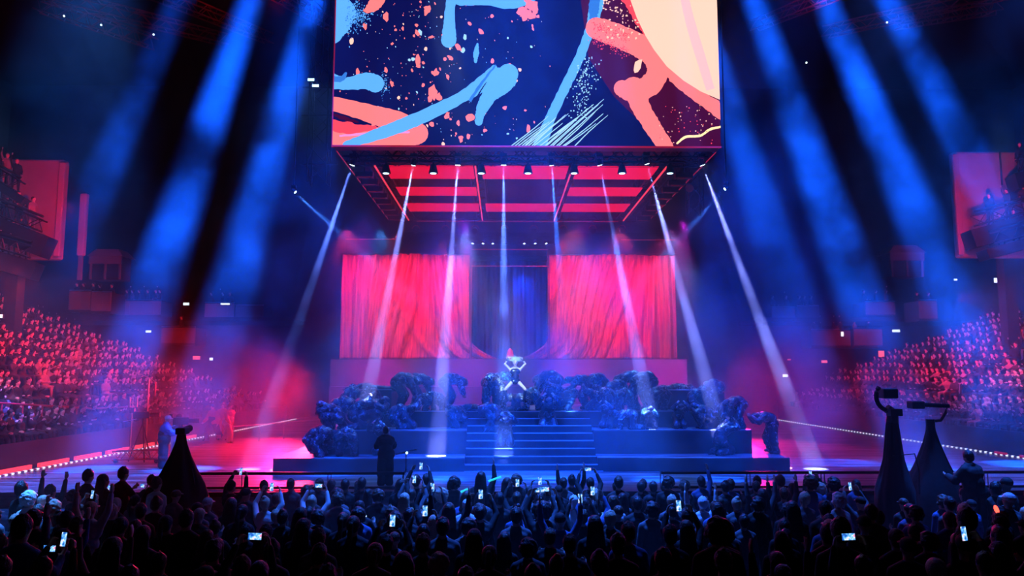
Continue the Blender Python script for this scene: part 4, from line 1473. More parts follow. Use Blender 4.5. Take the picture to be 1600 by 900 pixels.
def spectator_mesh(J, vox=.035, stand=False):
    mb = MB()
    lb = []
    for A, B, ra, rb, k in prims(J, False, 1.12):
        if k == 'hand':
            ra, rb = ra * 1.9, rb * 1.9
        mb.capsule(A, B, ra, rb, 8)
        lb.append((A, B, ra, rb, {'neck': 0, 'hand': 0, 'farm': 1, 'torso': 1, 'uarm': 1}.get(k, 1)))
    c, h, f, s = J['head'], J['h'], J['f'], J['hs']
    mb.ball(c + h * .01, (s * .09, f * .105, h * .125))
    mb.ball(c + f * .105, (.02, .02, .03), 6)
    lb.append((c + f * .045 - h * .02, c + f * .05 - h * .06, .095, .08, 0))
    mb.ball(c + h * .05 - f * .03, (s * .1, f * .1, h * .1))
    lb.append((c + h * .06 - f * .03, c - f * .06, .115, .1, 2))
    return remesh(mb, 'spectator', [M['spec_skin'], M['spec_cl'], M['spec_hair']], vox, lb)


SM = [spectator_mesh(J) for J in SEAT] + [spectator_mesh(POSES[k]) for k in ('stand', 'lean', 'one_arm')]
LM = [(0, 462), (60, 488), (130, 516), (200, 540), (260, 566), (320, 590), (420, 612)]
RM = [(1200, 612), (1250, 606), (1330, 566), (1400, 532), (1500, 500), (1700, 470)]


def interp(P, x):
    if x <= P[0][0]:
        return P[0][1]
    for (a, b), (c, d) in zip(P, P[1:]):
        if x <= c:
            return b + (d - b) * (x - a) / (c - a)
    return P[-1][1]


rr = random.Random(5)
spec = []
for side in (-1, 1):
    for k in range(15):
        x0 = (-16.65 if side < 0 else 20.3) + side * .85 * k
        y = 20.0
        while y < 52 - .55 * k:
            y += rr.uniform(.48, .6)
            z = row_z(k)
            q = pix((x0, y, z + 1.2))
            if q[0] < -25 or q[0] > 1625:
                continue
            if side < 0 and q[1] < interp(LM, q[0]) - 4:
                continue
            if side > 0 and q[1] < interp(RM, q[0]) - 4:
                continue
            if rr.random() < .06 or (side < 0 and 30.2 < y < 31.3 and k > 1) or (side > 0 and 35.5 < y < 36.6):
                continue
            if any(abs(x0 - a) < .8 and abs(y - b) < .9 for a, b in PIL):
                continue
            if side < 0 and k < 2 and y > 33 and rr.random() < .3:
                continue
            spec.append((x0 + rr.uniform(-.08, .08), y, z, side, k))
spec.sort(key=lambda q: q[0] ** 2 + q[1] ** 2)
ORD = ['lowest', 'second', 'third', 'fourth', 'fifth', 'sixth', 'seventh', 'eighth', 'ninth', 'tenth', 'eleventh', 'twelfth', 'thirteenth', 'fourteenth', 'topmost']
rest = MB()
NSP = 262
rest_m = []
for i, (x, y, z, side, k) in enumerate(spec):
    v = rr.choices(range(4), (4, 4, 1, 2))[0]
    rz = R(-90 if side < 0 else 90) + side * R(rr.uniform(0, 25)) * -1
    if side < 0:
        rz = R(-90) + R(rr.uniform(-25, 10))
    else:
        rz = R(90) + R(rr.uniform(-10, 25))
    s_ = rr.uniform(.95, 1.08)
    if i < NSP:
        o = put_mesh('spectator', SM[v])
        o.location = (x, y, z)
        o.rotation_euler = (0, 0, rz)
        o.scale = (s_,) * 3
        zone = int((y - 20) // 4)
        zn = ['at its near end', 'close to its near end', 'before halfway', 'about halfway', 'beyond halfway', 'toward its far end', 'near its far end', 'at its far end'][min(7, zone)]
        act = ['sitting still', 'hands at chin', 'with both arms up', 'leaning forward'][v]
        tag(o, 'spectator %s, %s row of %s stand, %s' % (act, ORD[k], 'left' if side < 0 else 'right', zn), 'spectator', 'seated audience in the %s stand' % ('left' if side < 0 else 'right'))
    else:
        rest_m.append((v, (x, y, z), rz, s_))
# distant rest of the audience: one mass
MC = {}
for v in range(4):
    me = spectator_mesh(SEAT[v], .06)
    n = len(me.vertices)
    co = np.empty(n * 3)
    me.vertices.foreach_get('co', co)
    MC[v] = (co.reshape(n, 3), [tuple(p.vertices) for p in me.polygons], [p.material_index for p in me.polygons])
AV, AF, AM = [], [], []
k0 = 0
for v, p, rz, s_ in rest_m:
    co, fs, mi = MC[v]
    c_, n_ = math.cos(rz), math.sin(rz)
    Rm = np.array([[c_, -n_, 0], [n_, c_, 0], [0, 0, 1]])
    AV.append((co * s_) @ Rm.T + np.array(p))
    AF += [tuple(i + k0 for i in f) for f in fs]
    dk_ = rr.choice([1, 3, 3, 3, 3])
    AM += [m_ if m_ != 1 else dk_ for m_ in mi]
    k0 += len(co)
if AV:
    me = bpy.data.meshes.new('distant_audience')
    me.from_pydata(np.concatenate(AV).tolist(), [], AF)
    for m_ in (M['spec_skin'], M['cl_grey'], M['spec_hair'], M['cl_black']):
        me.materials.append(m_)
    me.polygons.foreach_set('material_index', AM)
    me.polygons.foreach_set('use_smooth', [True] * len(AF))
    o = bpy.data.objects.new('distant_audience', me)
    C.objects.link(o)
    tag(o, 'mass of distant seated spectators filling both stands', 'audience', kind='stuff')
# people in the viewing boxes
for lab_, L_ in BOXP:
    for j, p in enumerate(L_):
        o = put_mesh('spectator', SM[4 + rr.randrange(3)])
        o.location = (p[0], p[1], p[2])
        o.rotation_euler = (0, 0, R(180) + rr.uniform(-.5, .5) + math.atan2(p[0], 30))
        nm = ['leftmost', 'second from left', 'third from left', 'fourth from left', 'fifth from left', 'sixth from left'][j] if len(L_) > 1 else 'only'
        tag(o, '%s spectator in the %s' % (nm, lab_), 'spectator', 'people in the viewing boxes')
# people on the balconies of the wall blocks
for (A, B, t), q in zip(BALP, BAL):
    for j in range(4):
        p = A.lerp(B, (j + .7) / 5)
        o = put_mesh('spectator', SM[4 + rr.randrange(3)])
        o.location = p + V((0, -.05, .0))
        o.scale = (.95,) * 3
        o.rotation_euler = (0, 0, R(180) + rr.uniform(-.6, .6) + (R(50) if p.x < 0 else R(-50)))
        tag(o, '%s dark figure standing on the %s' % (['outermost', 'second', 'third', 'innermost'][j], q[6]), 'spectator', 'people on the balconies')

# ------------------------------------------------------------------ dancers
DP = {
    # bowed over, legs bent, arms wrapped towards the knees (faces +Y)
    'bowed': pose(t=(0, .75, .65), c=(0, 1, .05), h=(0, .75, -.65), face=(0, -.5, -1), ra=((.35, .5, -.9), (-.25, .3, -.9)), rl_=((.15, .5, -.85), (.05, -.35, -.95)), curl=.6),
    'bowed_low': pose(t=(0, .9, .35), c=(0, 1, -.25), h=(0, .4, -.9), face=(0, -1, -.5), ra=((.3, .3, -1), (-.35, -.2, -.8)), rl_=((.2, .75, -.65), (.05, -.6, -.8)), curl=.8),
    'crouch': pose(t=(0, .45, .85), c=(0, .8, .5), h=(0, .8, .1), face=(0, .2, -1), ra=((.3, .8, -.4), (-.5, .2, .3)), rl_=((.25, .95, .15), (.05, -.45, -.9)), curl=.7),
    'kneel': pose(t=(0, .35, .9), c=(0, .7, .7), h=(0, .9, .1), face=(0, .1, -1), ra=((.4, .6, .1), (-.6, .2, .8)), rl_=((.15, .7, -.7), (.0, -1, -.12)), feet=((0, -1, -.3), (0, -1, -.3)), curl=.5),
    'crawl': pose(t=(0, 1, .12), c=(0, 1, -.05), h=(0, .95, .1), face=(0, .3, -1), ra=((.1, .15, -1), (0, .1, -1)), rl_=((.08, .15, -1), (.05, -1, -.08)), feet=((0, -1, -.2), (0, -1, -.2)), hr=(0, 1, -.2), hl=(0, 1, -.2), curl=.1),
    'facing_down': pose(t=(0, .4, .9), c=(0, .95, .35), h=(0, .9, -.35), face=(0, -.3, -1), ra=((.15, .75, -.55), (-.35, .65, .6)), rl_=((.12, .35, -.9), (.03, -.3, -.95)), ll=((-.08, .1, -1), (0, -.2, -1)), curl=.6),
    'reach': pose(t=(0, .7, .7), c=(0, 1, .15), h=(0, .95, -.2), face=(0, .1, -1), ra=((.2, 1, -.1), (.0, .9, -.35)), la=((-.4, .5, -.8), (.1, .8, -.4)), rl_=((.3, .45, -.8), (.1, -.4, -.9)), curl=.2),
    'lying': pose(t=(0, 1, .12), c=(0, 1, .05), h=(0, 1, .1), face=(.5, .1, -1), ra=((.7, .7, -.1), (-.2, 1, -.05)), rl_=((.15, -1, -.05), (.05, -1, -.0)), feet=((0, -1, -.2), (0, -1, -.2)), curl=.3),
    'walk': pose(t=(0, .1, 1), h=(0, .1, 1), ra=((.2, .4, -.9), (.0, .7, -.6)), la=((-.25, -.4, -.9), (0, .1, -1)), rl_=((.08, .5, -.9), (.02, .05, -1)), ll=((-.08, -.35, -.95), (0, -.6, -.8)), curl=.5),
    'camera_op': pose(t=(0, .12, 1), h=(0, .2, 1), ra=((.25, .5, -.7), (-.25, .9, .25)), la=((-.25, .5, -.7), (.25, .9, .25)), curl=.9),
}
# lie the prone pose on its belly
DMESH = {}
for nm, J in DP.items():
    def fringe(mb, J, nm=nm):
        rd = random.Random(len(nm))
        for i in range(70):
            a = rd.choice(['torso', 'uarm'])
            pr = [q for q in prims(J, False, 1.1) if q[4] == a]
            A, B, ra, rb, _ = rd.choice(pr)
            t_ = rd.random()
            d = V((rd.gauss(0, 1), rd.gauss(0, 1), rd.gauss(0, 1))).normalized()
            p = A.lerp(B, t_) + d * (ra + .02)
            mb.ball(p, (rd.uniform(.02, .07), rd.uniform(.02, .07), rd.uniform(.02, .07)), 8)
    body = body_mesh(J, .013, 1.05)
    jacket = cloth_mesh(J, ('torso', 'uarm', 'farm', 'hip'), .042, M['costume'], .018, 1.15, 'jacket', extra=fringe)
    trs = cloth_mesh(J, ('hip', 'thigh', 'shin'), .045, M['costume'], .02, 1.1, 'trousers', flare=.9)
    boots = []
    for k in 'rl':
        bm_ = MB().capsule(J['an' + k], J['to' + k], .062, .048).capsule(J['an' + k], J['an' + k].lerp(J['kn' + k], .25), .06, .065)
        boots.append(remesh(bm_, 'boot', M['black'], .014))
    hood = MB()
    c, h, f, s = J['head'], J['h'], J['f'], J['hs']
    hood.ball(c + h * .03 - f * .02, (s * .105, f * .115, h * .125))
    hood.capsule(c - f * .05, J['neck'] - f * .02, .09, .08)
    rd = random.Random(9)
    for i in range(30):
        d = (s * rd.gauss(0, 1) - f * abs(rd.gauss(0, 1)) * .6 + h * rd.gauss(.3, 1)).normalized()
        hood.ball(c + h * .03 - f * .02 + d * .11, (.028, .028, .028), 6)
    hd_ = remesh(hood, 'hood', M['costume'], .013)
    DMESH[nm] = (body, jacket, trs, boots, hd_, HAIRS)
    for st in ('short', 'ponytail', 'curly'):
        if nm in ('walk', 'camera_op', 'facing_down', 'bowed'):
            HAIRS[nm, st] = hair_mesh(J, st, 5)
CAPW = hair_mesh(DP['camera_op'], 'cap')


def dancer(ps, loc, rz, s_, label, jm='costume', tm='costume', head='hood', name='dancer', cat='person', group='dancers huddled on the risers', hm='costume', rx=0, ry=0, sy=1.0):
    b, jk, tr, bo, hd_, _ = DMESH[ps]
    o = put_mesh(name, b)
    o.location = loc
    o.rotation_euler = (rx, ry, rz)
    o.scale = (s_,) * 3
    put_mesh('jacket', jk, o, M[jm])
    put_mesh('trousers', tr, o, M[tm])
    for q in bo:
        put_mesh('boot', q, o)
    if head == 'hood':
        put_mesh('hood', hd_, o, M[hm])
    elif head == 'cap':
        put_mesh('cap', CAPW, o, M[hm])
    else:
        put_mesh('hair', HAIRS[ps, head], o, M[hm])
    return tag(o, label, cat, group)


def onz(px, Y, z, ps=None):
    p = at(px, 600, Y)
    return (p.x, Y, z)


T1, T2, T3 = 1.42, 2.2, 2.76
RT, LF = R(-90), R(90)  # facing screen right / left
DN = [
    # px, depth, z, pose, heading, scale, label, jacket, head material
    (498, 24.9, T1, 'bowed_low', LF, 1.0, 'hooded dancer crouched at the far left end of the base platform', 'costume', 'costume'),
    (508, 25.2, T1, 'crouch', LF + .4, .95, 'dancer with bright face patch, second from the left end, low down', 'costume3', 'costume'),
    (532, 26.3, T2, 'bowed_low', LF, 1.12, 'round-backed dancer bowed leftwards above the left end', 'costume', 'costume3'),
    (560, 26.0, T2, 'kneel', RT + .3, 1.0, 'kneeling dancer under the left block, facing right', 'costume3', 'costume'),
    (546, 25.2, T1, 'crouch', R(180), 1.05, 'dancer crouched at the foot of the left tier, facing out', 'costume', 'costume2'),
    (580, 26.1, T2, 'crouch', RT, 1.2, 'large round-backed dancer beneath the left block', 'costume', 'costume'),
    (600, 25.4, T1, 'kneel', R(160), .95, 'low kneeling dancer left of the stage photographer', 'costume', 'costume'),
    (568, 28.2, 3.4, 'lying', LF, .9, 'dancer lying across the top of the left block', 'costume3', 'costume2'),
    (548, 27.2, T3, 'bowed_low', LF, .85, 'dancer hunched against the left side of the left block', 'costume3', 'costume3'),
    (632, 27.7, T3, 'bowed', RT, 1.12, 'big dancer bowed right, left of the third beam', 'costume', 'costume'),
    (654, 28.0, T3, 'bowed', RT + .2, 1.1, 'dancer bowed right with arms out towards the third beam', 'costume', 'costume'),
    (662, 27.3, T3, 'crouch', RT, .75, 'small crouched dancer in front of the bowed pair', 'costume2', 'costume2'),
    (686, 27.5, T3, 'crouch', R(150), .75, 'small crouched dancer inside the third beam', 'costume3', 'costume3'),
    (640, 26.2, T2, 'kneel', RT, .85, 'kneeling dancer on the middle tier behind the photographer', 'costume', 'costume2'),
    (706, 27.6, T3, 'bowed', RT + .15, 1.1, 'sequinned dancer bowed right, between third beam and steps', 'costume2', 'costume3'),
    (716, 26.6, T2, 'crouch', LF, .9, 'dark dancer crouched below the sequinned one', 'costume', 'costume'),
    (768, 27.5, T3, 'bowed', R(195), 1.1, 'dancer bowed outwards just left of the singer, pale arm over head', 'costume2', 'costume'),
    (785, 28.2, T3, 'facing_down', RT, 1.0, 'blue dancer standing close behind the singer at left', 'costume3', 'costume3'),
    (790, 25.6, 1.68, 'kneel', R(180), .95, 'dancer kneeling low on the steps below the singer', 'costume', 'costume'),
    (768, 26.3, 2.1, 'bowed_low', RT, 1.0, 'dark dancer stooping on the upper steps, left half', 'costume', 'costume'),
    (856, 26.5, 2.1, 'kneel', R(180), 1.1, 'dark dancer kneeling on the upper steps, right half', 'costume', 'costume'),
    (832, 27.6, T3, 'crouch', R(170), .9, 'dancer in a peaked hood crouched right of the singer', 'costume3', 'costume3'),
    (858, 27.9, T3, 'bowed', LF - .4, 1.18, 'tall bulky dancer bowed left, right of the singer', 'costume', 'costume'),
    (872, 27.6, T3, 'kneel', LF + .3, .95, 'dancer kneeling behind the bulky one, pale arm showing', 'costume2', 'costume'),
    (908, 27.9, T3, 'reach', LF, 1.05, 'dancer reaching both arms left, right of the steps', 'costume3', 'costume3'),
    (932, 28.1, T3, 'bowed', LF + .2, 1.1, 'dancer with green-tinged back stooping behind the reaching one', 'costume3', 'costume2'),
    (948, 27.3, T3, 'crouch', LF, 1.0, 'dancer crouched at the middle of the right cluster', 'costume2', 'costume'),
    (925, 27.3, T3, 'kneel', LF, .8, 'small kneeling dancer under the reaching arms', 'costume', 'costume'),
    (985, 28.0, T3, 'bowed', LF, 1.18, 'tallest dancer of the right cluster, bowed left', 'costume', 'costume'),
    (1008, 27.8, T3, 'bowed', LF + .3, 1.15, 'broad-backed dancer at the right of the right cluster', 'costume', 'costume'),
    (975, 27.3, T3, 'crouch', R(170), .9, 'crouched dancer facing out in the right cluster', 'costume3', 'costume2'),
    (948, 26.3, T2, 'kneel', R(150), .8, 'dancer with one pale knee below the right cluster', 'costume', 'costume3'),
    (978, 25.9, T2, 'crawl', LF, .85, 'dancer crawling left on the right middle tier', 'costume2', 'costume'),
    (1012, 26.2, T2, 'crouch', R(180), .85, 'dancer crouched in the sixth beam on the middle tier', 'costume3', 'costume'),
    (1062, 28.6, 3.4, 'lying', RT, .85, 'dancer lying on top of the long right block', 'costume2', 'costume3'),
    (1085, 27.4, T3, 'kneel', RT, .8, 'dancer kneeling before the long right block', 'costume3', 'costume3'),
    (1112, 27.5, T3, 'bowed_low', LF - .3, 1.12, 'dancer hunched at the right end of the upper tier', 'costume', 'costume3'),
    (1060, 26.3, T2, 'kneel', R(180), .8, 'dim dancer kneeling on the right middle tier', 'costume', 'costume'),
    (1150, 26.2, T2, 'bowed', LF, .92, 'dancer stooping left on the right end block', 'costume', 'costume3'),
    (1128, 25.3, T1, 'kneel', RT + .5, 1.0, 'dark dancer kneeling at the foot of the right end block', 'costume', 'costume'),
    (584, 27.4, T3, 'crouch', R(150), .95, 'dancer crouched right against the left block', 'costume', 'costume2'),
    (622, 26.2, T2, 'bowed_low', LF, .85, 'dancer stooping left behind the photographer', 'costume3', 'costume'),
    (520, 25.8, T2, 'crouch', LF, 1.05, 'dancer crouched on the left end of the middle tier', 'costume', 'costume'),
    (884, 27.4, T3, 'crouch', RT, .85, 'small dancer crouched at the head of the steps, right side', 'costume', 'costume3'),
    (960, 27.9, T3, 'bowed_low', LF, 1.1, 'dancer stooping in the middle of the right cluster', 'costume3', 'costume'),
    (1026, 27.5, T3, 'crouch', R(200), 1.0, 'crouched dancer at the right end of the right cluster', 'costume', 'costume2'),
    (1100, 26.2, T2, 'crouch', LF, .95, 'dancer crouched on the middle tier left of the right end block', 'costume', 'costume'),
    (1134, 26.4, T2, 'bowed_low', LF, .95, 'dancer stooping below the one at the tier end', 'costume3', 'costume'),
    (738, 27.2, T3, 'lying', RT, .7, 'small dancer lying along the tier edge left of the steps', 'costume', 'costume2'),
    (1196, 25.6, T1, 'facing_down', LF, 1.0, 'dancer standing at far right, bent forward with hands to face', 'costume', 'costume3'),
]
for px, Y, z, ps, rz, s_, lb_, jm, hm in DN:
    s_ *= 1.07
    x = at(px, 620, Y).x
    J = DP[ps]
    # the figure's middle, not its feet, goes to x
    mid = (J['root'] + J['neck']) / 2
    off = Matrix.Rotation(rz, 3, 'Z') @ V((mid.x, mid.y, 0)) * s_
    dancer(ps, (x - off.x, Y - off.y * .5, z), rz, s_, lb_, jm=jm, hm=hm)

# the pair under the singer
for px, rz, lb_ in ((796, LF, 'dancer on all fours carrying the singer, facing left'), (816, RT, 'dancer on all fours carrying the singer, facing right')):
    x = at(px, 620, 27.2).x
    J = DP['crawl']
    mid = (J['root'] + J['neck']) / 2
    off = Matrix.Rotation(rz, 3, 'Z') @ V((mid.x, mid.y, 0)) * .82
    dancer('crawl', (x - off.x, 27.25 + (.25 if rz == LF else 0), T3), rz, .82, lb_, jm='costume2', hm='costume3')

# the singer
J = pose(t=(0, .0, 1), h=(0, .05, 1), ra=((.75, .05, .75), (-.5, -.1, .9)), la=((-.75, .05, .75), (.5, -.1, .9)), rl_=((.6, .45, -.62), (-.12, -.2, -1)), hr=(-.8, -.3, .3), hl=(.8, -.3, .3), feet=((.4, 1, -.2), (-.4, 1, -.2)), curl=.4)
x = at(805, 600, 27.1).x
sb = body_mesh(J, .009, .88)
sb.materials.clear()
sb.materials.append(M['skin_pale'])
singer = put_mesh('singer', sb)
singer.location = (x, 27.1, T3 + .3)
singer.rotation_euler = (0, 0, R(180))
singer.scale = (.98,) * 3
tag(singer, 'singer squatting with knees apart and arms raised behind the head, spiky headdress', 'person')
cor = MB()
for A, B, ra, rb, k in prims(J, False, .88):
    if k in ('torso',) and (A - J['waist']).length < .3 and (B - J['neck']).length > .1 and (A - J['shl']).length > .05:
        cor.capsule(A, B, ra + .012, rb + .012)
    if k == 'hip':
        cor.capsule(A, B, ra + .012, rb + .012)
put_mesh('corset', remesh(cor, 'corset', M['eye'], .012), singer)
mb = MB()
for i in range(5):
    z = J['waist'].z - .05 + i * .05
    mb.bar((-.03, J['waist'].y + .128, z), (.03, J['waist'].y + .128, z + .03), .008)
mb.build('lacing', M['gold'], singer)
for k in 'rl':
    bt = MB().capsule(J['kn' + k].lerp(J['an' + k], .15), J['an' + k], .062, .045).capsule(J['an' + k], J['to' + k], .054, .042)
    put_mesh('boot', remesh(bt, 'boot', M['eye'], .012), singer)
cr = MB()
c, h, f, s = J['head'], J['h'], J['f'], J['hs']
cr.ball(c + h * .045 - f * .02, (s * .09, f * .1, h * .1))
rd = random.Random(2)
for i in range(19):
    a = math.pi * (i / 18)
    d = (s * math.cos(a) * 1.0 + h * (math.sin(a) + .25) - f * .1).normalized()
    ln = rd.uniform(.12, .24)
    cr.capsule(c + h * .03 + d * .06, c + h * .03 + d * (.07 + ln), .018, .006, 6)
put_mesh('headdress', remesh(cr, 'headdress', mat('pale_green_feather', (.45, .6, .5), .5), .008, smooth=0), singer)
for sg in (-1, 1):
    MB().ball(c + f * .088 + s * sg * .03 + h * .015, (s * .014, f * .008, h * .009), 8).build('eye', M['eye'], singer, smooth=True)
    MB().bar(c + f * .098 + s * sg * .016 + h * .04, c + f * .088 + s * sg * .048 + h * .046, .006).build('eyebrow', M['eye'], singer)
MB().ball(c + f * .1 - h * .052, (s * .024, f * .008, h * .014), 8).build('lips', M['lips'], singer, smooth=True)
ck = MB()
ck.tube([J['neck'] + V((.062 * math.cos(a), .062 * math.sin(a), .03)) for a in np.linspace(0, 6.28, 18)], .012, 6)
ck.build('collar', M['gold'], singer)
for k in 'rl':
    W, E_ = J['wr' + k], J['el' + k]
    MB().tube([E_.lerp(W, .5), W], [.045, .036], 12).build('glove_cuff', M['costume2'], singer, smooth=True)
    g = MB()
    for i in range(7):
        d = V((rd.gauss(0, 1), rd.gauss(0, .6), rd.gauss(0, 1))).normalized()
        g.capsule(W, W + d * rd.uniform(.08, .15), .01, .004, 6)
    g.build('feather_trim', M['skin_pale'], singer)
# crimson lantern behind
p = at(797, 561, 33.6)
t = thing('red_bell_item', 'crimson bell-shaped lantern on the rise behind the singer', 'item', (p.x, 33.6, 4.68))
MB().lathe([(.15, 0), (.16, .05), (.15, .2), (.1, .38), (.04, .46), (.01, .48)], n=20).build('bell_body', M['redglove'], t, smooth=True)  # bell shape in emissive red
MB().tube([(.07 * math.cos(a), 0, .36 + .1 * math.sin(a)) for a in np.linspace(0, math.pi, 8)], .012, 6).build('handle', M['black'], t)

# photographer and camera operators
x = at(601, 700, 21.4).x
J = DP['camera_op']
dancer('camera_op', (x, 21.6, DZ), R(15), .93, 'dark stage photographer standing on the deck edge left of the steps', jm='cl_black', tm='cl_black', head='short', name='photographer', group=None, hm='hair_black')
t = thing('camera', 'black stills camera held by the stage photographer', 'camera', (x - .03, 22.12, DZ + 1.28))
MB().box((-.08, -.05, -.06), (.08, .05, .06)).build('camera_body', M['black'], t, bevel=.01)
MB().tube([(0, .05, 0), (0, .2, 0)], [.04, .045], 12).build('camera_lens', M['black'], t)
# small equipment stand beside
p = at(634, 755, 21.5)
t = thing('equipment_stand', 'small silver equipment stand beside the stage photographer', 'stand', (p.x, 21.5, DZ))
for a in (0, 2.1, 4.2):
    MB().tube([(0, 0, .45), (.28 * math.cos(a), .28 * math.sin(a), .01)], .014, 6).build('leg', M['steel'], t)
MB().tube([(0, 0, .4), (0, 0, .95)], .016, 6).build('pole', M['steel'], t)
MB().tube([(-.3, 0, .85), (.3, -.05, 1.0)], .014, 6).build('cross_arm', M['steel'], t)
MB().ball((.02, -.04, .9), (.035, .035, .035), 8).build('lamp', M['lens2'], t)

for px, Y, rz, hm, jm, tm, lb_, s_, hd_ in ((256, 25.4, R(-60), 'cl_white', 'cl_blue', 'cl_black', 'camera operator in a white cap and blue-grey jacket at left', 1.0, 'cap'), (274, 26.4, R(-75), 'hair_brown', 'cl_grey', 'cl_white', 'camera assistant in pale trousers right behind the white-capped operator', .98, 'short')):
    x = at(px, 690, Y).x
    dancer('camera_op', (x, Y, DZ), rz, s_, lb_, jm=jm, tm=tm, head=hd_, name='camera_operator', group='camera crew at left', hm=hm)


def tripod_cam(px, Y, rz, lab_, h=1.35):
    x = at(px, 690, Y).x
    t = thing('broadcast_camera', lab_, 'video camera', (x, Y, DZ), rz)
    for a in (.5, 2.6, 4.7):
        MB().tube([(0, 0, h - .15), (.42 * math.cos(a), .42 * math.sin(a), 0.01)], .02, 6).build('tripod_leg', M['black'], t)
    MB().tube([(0, 0, h - .3), (0, 0, h)], .035, 8).build('pedestal', M['black'], t)
    b = MB().box((-.1, -.28, h), (.1, .22, h + .24)).build('camera_body', M['black'], t, bevel=.015)
    MB().tube([(0, .22, h + .12), (0, .55, h + .12)], [.07, .085], 14).build('camera_lens', M['black'], b)
    MB().box((-.14, -.4, h + .2), (.06, -.3, h + .36)).build('viewfinder', M['black'], b)
    MB().tube([(.05, -.2, h - .02), (.18, -.6, h - .1)], .012, 6).build('pan_handle', M['steel'], t)


tripod_cam(283, 26.2, R(-75), 'black broadcast camera on tripod in front of the white-capped operator')
tripod_cam(222, 27.2, R(-80), 'black broadcast camera at the left edge of the deck', 1.5)
# lamp stands at the left edge
for px, Y, h, lab_ in ((204, 28, 2.1, 'thin tall lamp stand with two heads by the left barrier'), (228, 29.5, 2.9, 'taller lamp stand with an angled arm by the left barrier')):
    x = at(px, 690, Y).x
    t = thing('lamp_stand', lab_, 'lamp stand', (x, Y, DZ))
    MB().tube([(0, 0, 0), (0, 0, h)], .022, 6).build('pole', M['gold'], t)
    for a in (0, 2.1, 4.2):
        MB().tube([(0, 0, .4), (.35 * math.cos(a), .35 * math.sin(a), .01)], .014, 6).build('leg', M['gold'], t)
    if h < 2.5:
        for dx in (-.12, .14):
            MB().tube([(dx, 0, h - .25), (dx, 0, h + .12)], .045, 10).build('lamp_head', M['gold'], t)
        MB().tube([(-.12, 0, h - .1), (.14, 0, h - .1)], .015, 6).build('cross_bar', M['gold'], t)
    else:
        MB().tube([(-.9, 0, h + .35), (0, 0, h), (.25, 0, h - .15)], .018, 6).build('arm', M['gold'], t)
        MB().tube([(.25, 0, h - .15), (.25, 0, h - .7)], .03, 6).build('hanging_lamp', M['redpaint'], t)
# red metal platform trolley at left
p = at(215, 705, 26.8)
t = thing('equipment_trolley', 'low red metal trolley at the left edge of the deck', 'trolley', (p.x, 26.8, DZ))
truss(MB(), (-.8, 0, .25), (.8, 0, .3), .3, 6, .02).build('frame', M['redpaint'], t)
for x in (-.7, .7):
    MB().tube([(x, -.1, .08), (x, .1, .08)], .08, 12).build('wheel', M['black'], t)
# three red-lit walkers
for px, Y, rz, jm, tm, lb_, s_, hd_ in ((332, 35.2, R(150), 'cl_red', 'cl_black', 'walker in a red coat at far left of the red-lit floor, left of three', .98, 'short'), (346, 35.6, R(200), 'cl_red', 'cl_red', 'middle one of three red-coated walkers on the red-lit floor', 1.0, 'curly'),
                                       (356, 34.3, R(240), 'cl_red', 'cl_white', 'striding walker in red coat and white trousers, right of three', 1.02, 'ponytail')):
    x = at(px, 690, Y).x
    dancer('walk', (x, Y, DZ), rz, s_, lb_, jm=jm, tm=tm, head=hd_, name='walker', group='red-coated walkers at left', hm='hair_brown')
t = thing('low_barrier', 'low pale railing right of the striding walker', 'railing', (at(382, 690, 33.5).x, 33.5, DZ))
MB().tube([(-.5, 0, .75), (2.6, 4.5, .78)], .025, 6).build('rail', M['edge'], t)
for q in (0, .25, .5, 1):
    p = V((-.5, 0, .75)).lerp(V((2.6, 4.5, .78)), q)
    MB().tube([p, (p.x, p.y, 0)], .02, 6).build('post', M['edge'], t)

# ------------------------------------------------------------------ rails along the stage front
def front_rail(px0, px1, posts, lab_):
    Y = 20.9
    t = thing('stage_front_rail', lab_, 'railing', (0, Y, DZ))
    zt = 4.2 - (735 - 578) * Y / FPX - DZ
    x0, x1 = at(px0, 735, Y).x, at(px1, 735, Y).x
    MB().bar((x0, 0, zt), (x1, 0, zt), .06, .07).build('top_rail', M['black'], t)
    MB().bar((x0, 0, .04), (x1, 0, .04), .05, .06).build('bottom_rail', M['black'], t)
    for p in posts:
        x = at(p, 735, Y).x
        for dx in (-.045, .045):
            MB().bar((x + dx, 0, -.3), (x + dx, 0, zt + .04), .022, .022).build('post', M['steel'], t)


front_rail(256, 632, (258, 381, 515, 632), 'black stage front railing with silver posts, left of the steps')
front_rail(1033, 1640, (1034, 1169, 1285, 1412, 1540), 'black stage front railing with silver posts, right of the steps')
# small glowing marks on deck
for px, py, lab_, m in ((428, 726, 'pinkish lit marker beside the left end of the base platform', 'redline'), (1232, 735, 'orange lit marker beside the right end of the base platform', 'redline')):
    p = at(px, py, 24.6)
    o = MB().bar((-.12, 0, .03), (.14, .1, .06), .07, .05).build('floor_marker_lamp', mat('marker_glow', (.8, .5, .4), .5, emit=(1, .5, .4), es=1.6), loc=(p.x, 24.6, DZ))
    tag(o, lab_, 'marker lamp')

